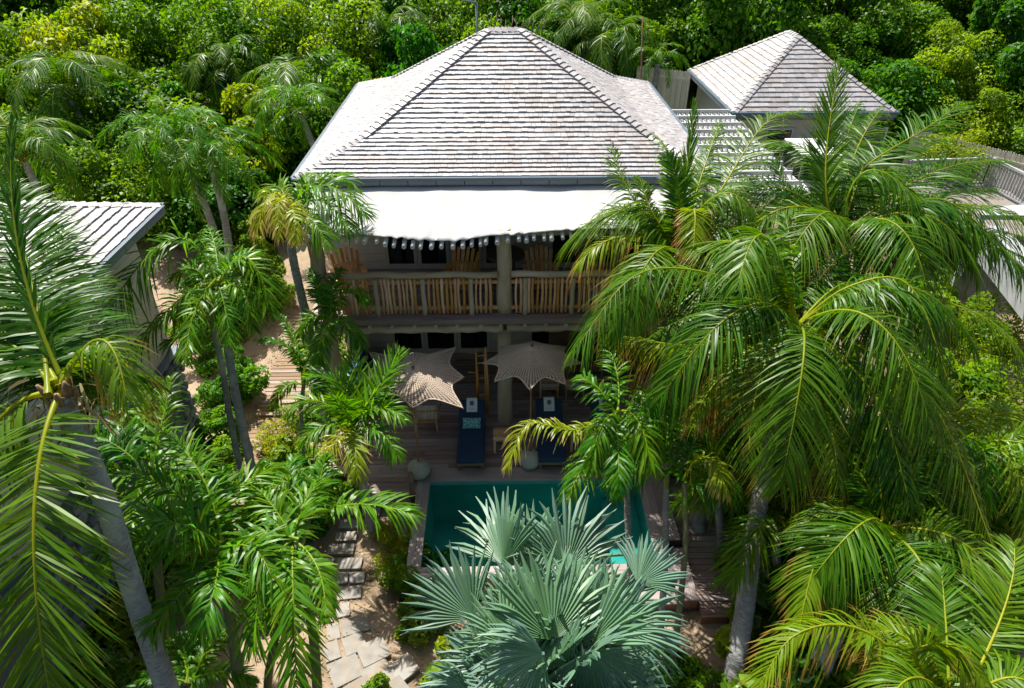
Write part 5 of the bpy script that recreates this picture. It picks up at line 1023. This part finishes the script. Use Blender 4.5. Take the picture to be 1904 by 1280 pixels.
def bush(k, loc, s, name, label, cat, group=None, sz=1):
    me, st_, rx, rz = PR[k]; o = thing(name, loc, label, cat, group); o.scale = (s, s, s*sz); o.rotation_euler.z = random.uniform(0, 6.28)
    a = bpy.data.objects.new('crown', me); b = bpy.data.objects.new('stems', st_)
    for q in (a, b): COL.objects.link(q); q.parent = o
    return o
# hillside thicket behind the houses
yy = 25.5
def blocked(x, y, r):
    if EX0-.6-r < x < EX1+.4+r and y < EY1+.8+r*.4: return True
    if 7-r < x < 13.4+r*.5 and y < 29+r*.4: return True
    if 4.8 < x < 8.5 and y < 26: return True
    return False
zones = (('left', -99, -6, 'leafy shrub in the dense green thicket on the slope left of the main roof'), ('mid', -6, 6.5, 'leafy shrub in the green thicket directly behind the main roof'), ('right', 6.5, 99, 'leafy shrub in the dense dark green thicket behind and right of the pavilion roof'))
cnt = 0; SEEN = {}
_HB = ('far left', 'above the cottage', 'left of the villa roof', 'behind the left hip', 'behind the ridge', 'behind the right hip', 'left of the pavilion', 'behind the pavilion', 'right of the pavilion', 'far right')
while yy < 47:
    half = yy*.80+2; x = -half+random.uniform(0, 2)
    while x < half:
        s = random.uniform(.8, 1.35)*(1+.012*(yy-25)); X_, Y_ = x+random.uniform(-.7, .7), yy+random.uniform(-.8, .8)
        if not blocked(X_, Y_, 1.9*s) and not (X_ > 14 and Y_ < 27.2) :
            k = random.choice(('h0', 'h1', 'h3', 'h3', 'h4', 'h0') if random.random() < (.85 if X_ > 8 else .75) else ('h2', 'h1'))
            u_ = X_/(.83*Y_+5)/.75; q_ = _HB[min(len(_HB)-1, max(0, int((u_+1)/2*len(_HB))))]; row = ('front edge', 'lower middle', 'upper middle', 'top edge')[min(3, int((yy-25.5)/5.4))]
            kind_ = {'h0': 'dark green', 'h1': 'mid green', 'h2': 'yellow-green', 'h3': 'fine-leafed green', 'h4': 'coarse-leafed green'}[k]
            lb_ = '%s shrub at the %s of the hillside, %s' % (kind_, row, q_)
            if lb_ in SEEN: lb_ = lb_.replace('shrub at', ('larger ' if s > SEEN[lb_] else 'smaller ')+'shrub at') if lb_.replace('shrub at', ('larger ' if s > SEEN[lb_] else 'smaller ')+'shrub at') not in SEEN else lb_
            for w_ in ('taller', 'lower', 'leftmost', 'rightmost'):
                if lb_ in SEEN and w_ in ('taller', 'lower'): lb_ = '%s %s' % (w_, lb_.replace('larger ', '').replace('smaller ', ''))
            SEEN[lb_] = s; lb_ = ' '.join(lb_.split()[:16])
            bush(k, (X_, Y_, ground(X_, Y_)-.3), s, 'shrub', lb_, 'shrub', lb_.replace('shrub', 'shrubs', 1), random.uniform(.9, 1.5)); cnt += 1
        x += random.uniform(2.5, 3.4)
    yy += 2.7
print('hill shrubs', cnt)
# trees left of the villa between it and the cottage, and behind the cottage
for i, (x, y, z_, s, k, lb) in enumerate(((430, 400, 1.5, 1.0, 'm0', 'dark green leafy tree between the cottage roof and the villa'), (455, 335, 2.2, 1.0, 'm0', 'leafy tree behind the straw-yellow palm, left of the villa roof'), (395, 330, 2.6, .9, 'h0', 'leafy tree right behind the corner of the cottage roof'), (470, 470, .8, .6, 'm0', 'small dark leafy tree above the boardwalk'), (415, 470, .8, .7, 'm0', 'dark leafy tree behind the crownshaft palm'), (385, 560, .5, .55, 'm0', 'small dark tree against the cottage corner'), (500, 400, 1.4, .8, 'm0', 'dark green tree behind the straw-yellow crown'), (520, 340, 1.8, .8, 'h0', 'dark leafy tree just left of the awning corner'),
        (300, 320, 2.6, 1.1, 'h3', 'leafy tree behind the middle of the cottage roof ridge'), (180, 330, 2.6, 1.1, 'h0', 'leafy tree behind the cottage roof, left of its middle'), (60, 320, 2.6, 1.1, 'h1', 'leafy tree behind the cottage roof at the left edge'), (520, 300, 1.8, .8, 'h2', 'yellow-green bush below the left eave of the villa'), (600, 180, 3.2, .8, 'h1', 'leafy bush against the back left corner of the villa roof'), (540, 240, 2.6, .9, 'h0', 'leafy bush left of the lower villa eave'))):
    p = pz(x, y, z_); bush(k, (p[0], p[1], ground(p[0], p[1])-.3), s*1.0, 'tree', lb, 'tree')
# shrubs round the garden: (px, py, ground z, scale, kind, label)
GS = [(392, 800, .9, 'g0', 'dark low shrub at the foot of the stone cottage wall'), (385, 850, .8, 'g0', 'small dark shrub between the stone wall and the slender trunks'), (505, 800, .6, 'g3', 'spiky yellow-green plant beside the boardwalk'), (520, 840, .8, 'g1', 'bright broad-leafed plant at the edge of the boardwalk'), (540, 880, .9, 'g1', 'leafy plant left of the bushy bright palm'),
      (600, 900, .9, 'g0', 'dense green shrub below the bushy bright palm'), (575, 840, .7, 'g0', 'green shrub under the bushy palm, near its left fronds'), (735, 1005, .55, 'g3', 'fine-leafed green shrub at the left edge of the pool'), (755, 1060, .65, 'g0', 'dense green shrub right of the pale slabs'), (780, 1105, .65, 'g1', 'lance-leafed shrub hanging over the sand left of the silver palm'), (765, 1135, .55, 'g1', 'lowest lance-leafed shrub right of the path'),
      (715, 965, .4, 'g3', 'small shrub at the end of the deck edge'), (790, 1020, .5, 'g1', 'yellowish leafy plant at the left pool coping'), (835, 1230, .6, 'g2', 'round-leafed plant under the left side of the silver palm'), (680, 1275, .5, 'g1', 'big-leafed plant at the bottom edge in the path'), (1240, 1240, .8, 'g0', 'dark glossy shrub below the silver palm at the right'), (1300, 1270, .6, 'g0', 'low glossy shrub at the bottom edge left of the leaning trunk'),
      (1375, 940, .7, 'g0', 'shrub along the right side of the lower deck'), (1390, 1040, .6, 'g0', 'bright small-leafed shrub at the front right of the lower deck'), (1390, 900, 1.1, 'g0', 'dark shrub behind the bare leaning trunk'), (1450, 1030, 1.1, 'g2', 'dark round-leafed shrub right of the bare leaning trunk'), (1470, 1100, 1.1, 'g2', 'round-leafed shrub between the two right-hand trunks'), (1500, 1170, 1.0, 'g2', 'round-leafed shrub at the foot of the young coconut palm'),
      (1440, 1190, .9, 'g2', 'sunlit round-leafed shrub just right of the leaning trunk foot'), (1410, 1250, .9, 'g2', 'bright round-leafed shrub at the bottom edge by the leaning trunk'), (1480, 1260, .9, 'g2', 'round-leafed shrub at the bottom edge under the yellow fronds'), (1560, 1020, 1.3, 'g0', 'dark shrub behind the young coconut trunk'), (1650, 1100, 1.3, 'g0', 'dark shrub under the young coconut crown'), (1600, 1250, 1.2, 'g0', 'dark shrub below the yellow-edged crown'),
      (1720, 1000, 1.4, 'g0', 'shrub right of the young coconut crown'), (1760, 900, 1.3, 'g0', 'green shrub under the hanging fronds at the right'), (1850, 800, 1.4, 'g3', 'sunlit yellow-green shrub at the right edge'), (1890, 880, 1.2, 'g3', 'golden yellow shrub at the right edge'), (1870, 960, 1.2, 'g3', 'yellow-green shrub lower down at the right edge'), (1840, 620, 1.4, 'g3', 'yellow-green bush beneath the white garden wall'), (1750, 720, 1.5, 'g0', 'green bush seen through the big crown'),
      (1850, 1100, 1.3, 'g0', 'shrub behind the bottom right crown'), (1780, 1180, 1.3, 'g0', 'green shrub amid the bottom right fronds'), (240, 1100, 1.0, 'g1', 'dark strappy shrub left of the leaning trunk'), (160, 1180, 1.1, 'g1', 'dark leafy shrub at the bottom left behind the hanging frond'), (60, 1100, 1.2, 'g0', 'dark shrub at the left edge behind the hanging frond'), (210, 1250, .9, 'g1', 'dark strap-leafed plant at the bottom left'),
      (290, 900, 1.1, 'g1', 'green leafy shrub against the cottage stone wall'), (250, 980, 1.1, 'g0', 'dark shrub left of the cluster of feather palms'), (340, 990, 1.0, 'g1', 'leafy shrub beneath the broad-leafed palm'), (430, 1010, .9, 'g1', 'leafy shrub beneath the feather palm cluster'), (480, 960, .8, 'g0', 'green shrub above the feather palm cluster'), (560, 950, .8, 'g0', 'green shrub left of the deck step'), (500, 1080, .8, 'g0', 'shaded shrub left of the stone path'),
      (440, 700, 1.2, 'g0', 'dark shrub at the far side of the boardwalk'), (430, 600, 1.5, 'g0', 'dark shrub behind the crownshaft palm'), (470, 560, 1.4, 'g0', 'dark bush at the top end of the boardwalk'), (590, 640, 1.0, 'g0', 'dark shrub at the left corner of the villa'), (610, 740, .9, 'g0', 'dark shrub below the balcony corner palm'), (560, 760, .7, 'g3', 'small bright shrub near the pale curved trunk foot')]
for (x, y, s, k, lb) in GS:
    p = pz(x, y, -.1+.3*s); bush(k, (p[0], p[1], ground(p[0], p[1])-.12), s, 'shrub', lb, 'shrub')
for (x, y, zz, s_, k, lb) in ((345, 590, .6, .8, 'g0', 'dark shrub hugging the far corner of the cottage'), (372, 650, .3, .8, 'g0', 'dark shrub beside the stone base of the cottage, at its far end'), (395, 735, .1, .7, 'g0', 'dark shrub between the stone base and the slender trunks'), (500, 520, 1.0, .9, 'g0', 'dark shrub at the upper end of the sandy passage'), (1790, 470, 1.6, .9, 'g0', 'green shrub just below the neighbouring terrace'), (1850, 590, 1.2, 1.2, 'g3', 'bright bush below the low white wall at the right edge'), (1740, 540, 1.2, 1.3, 'g0', 'green bush behind the big right-hand fronds'), (1690, 470, 1.6, 1.2, 'g0', 'green bush at the near edge of the terrace'), (1880, 690, .8, 1.3, 'g3', 'yellow-green bush at the right edge above the golden shrub'), (1640, 300, 2.0, .9, 'g0', 'small dark tree in front of the pavilion corner'), (1690, 262, 2.2, .8, 'g0', 'leafy bush by the near end of the long fence')):
    p = pz(x, y, zz); bush(k, (p[0], p[1], ground(p[0], p[1])-.12), s_, 'shrub', lb, 'shrub')
for (x, y, s_, lb) in ((18.5, 27.2, .8, 'bush right behind the long cream fence, its left part'), (20.5, 25.8, .8, 'bush right behind the long cream fence, its middle part'), (22.5, 24.3, .8, 'bush right behind the long cream fence, its right part'), (16.0, 29.2, .8, 'bush beyond the far end of the long cream fence'), (14.3, 28.0, .6, 'bush beside the right wall of the pavilion')):
    bush('h3', (x, y, ground(x, y)-.3), s_, 'shrub', lb, 'shrub')
# dark planting right of the house under the crowns
for i, (x, y, s, lb) in enumerate(((5.4, 11.6, .95, 'shaded leafy tree against the right side of the terrace'), (6.3, 9.8, .9, 'shaded leafy tree behind the right-hand trunks'), (7.6, 12.3, 1.1, 'leafy tree under the big crown, right of the villa'), (9.3, 11.2, 1.1, 'leafy tree under the right side of the big crown'), (6.1, 14.3, 1.0, 'leafy tree beside the villa below the pergola'), (8.4, 15.2, 1.0, 'leafy tree between the pergola and the big crown'), (9.0, 8.6, 1.0, 'leafy tree behind the young coconut palm'), (10.6, 13.6, .9, 'leafy tree below the white garden wall'))):
    bush('m0', (x, y, ground(x, y)-.3), s*.78, 'tree', lb, 'tree')
p = pz(1775, 272, 3.4); bush('g3', (p[0], p[1], 2.3), 1.3, 'shrub', 'reddish-green bush in front of the cream fence, upper right', 'shrub')
# background palms: shared frond meshes
def bgfrond(seed, L, style):
    s = dict(STY[style]); mat = s.pop('mat'); s.update(n=64, w=.05, seg=2, stem=.03, age=.04, seed=seed, LL=.75 if style == 'coco' else .6)
    P = [np.zeros(3), np.array([L*.45, 0, L*.30]), np.array([L*.85, 0, L*-.12])]; V, Q, C = frond(P, **s); return mesh_np('frond', V, Q, M[mat], C)
BF = {k: [bgfrond(i, 3.0, k) for i in range(4)] for k in ('coco', 'manila')}
def bgpalm(x, y, dist, h, label, style='coco', nf=15, L=1.0, seed=0, lean=.4):
    c = pd(x, y, dist); gz = ground(c[0], c[1]); r = random.Random(seed+900); a = r.uniform(0, 6.28); b = np.array([c[0]+lean*math.cos(a), c[1]+lean*math.sin(a), min(gz, c[2]-1)])
    t = thing('background_palm', b, label, 'palm tree'); trunk_np(t, [b, (b+c)/2+(.15, 0, 0), c], [.14, .11, .09], sides=8, ring=.25)
    for i in range(nf):
        o = bpy.data.objects.new('frond', r.choice(BF[style])); COL.objects.link(o); o.parent = t; o.location = c-b
        k = i/nf; s_ = L*r.uniform(.8, 1.1); o.rotation_euler = (r.uniform(-.25, .25), .35-1.15*k+r.uniform(-.15, .15) if True else 0, i*2.4+r.uniform(-.3, .3)); o.rotation_euler[1] = (.75-1.35*(1-k)**.8)+r.uniform(-.12, .12); o.scale = (s_,)*3
    return t
for i, (x, y, d, L, st_, lb) in enumerate(((125, 175, 24, .95, 'coco', 'tall palm in front of the thicket at the upper left, above the cottage'), (45, 300, 18, .7, 'coco', 'palm behind the left end of the cottage ridge'), (425, 130, 27, .85, 'coco', 'tall palm in the thicket midway between cottage and villa roof'), (330, 275, 20, .75, 'manila', 'glossy palm right behind the cottage ridge'), (390, 305, 20, .7, 'manila', 'second glossy palm near the corner of the cottage roof'),
        (560, 185, 25, .95, 'coco', 'yellowish palm beside the back left corner of the villa roof'), (560, 215, 22, .7, 'manila', 'small palm leaning by the left eave of the villa'), (720, 70, 31, .8, 'coco', 'palm above the middle of the left hip of the villa roof'), (790, 50, 33, .75, 'coco', 'yellow-green palm left of the metal pipe frame'), 
        (1085, 70, 29, 1.0, 'coco', 'large bright palm directly behind the right hip of the villa roof'), (1135, 95, 28, .85, 'coco', 'second bright palm behind the right slope of the villa roof'), (1062, 30, 34, 1.0, 'coco', 'upright palm in the thicket behind the ridge of the villa'), (1222, 118, 27, .5, 'manila', 'small grey-green palm beside the cream fence'), (1000, 12, 38, .8, 'coco', 'far palm behind the thicket right of the ridge'))):
    bgpalm(x, y, d, 0, lb, st_, 16 if L > .6 else 11, L, i)
# bare stems of the thicket visible behind the ridge
for i in range(12):
    x = 900+i*10+random.uniform(-3, 3); a, b = py(x, 52, 28), py(x+random.uniform(-8, 8), random.uniform(22, 38), 28.4)
    o = thing('bare_stem', (a[0], a[1], ground(a[0], a[1])), 'thin bare grey stem in the thicket just behind the villa ridge', 'stem', 'bare stems behind the ridge'); MB().tube([(a[0], a[1], ground(a[0], a[1])), a, (a+b)/2+(.03, 0, 0), b], [.04, .025, .02, .012], 5, jit=.2).build('wood', M['bark'], o)
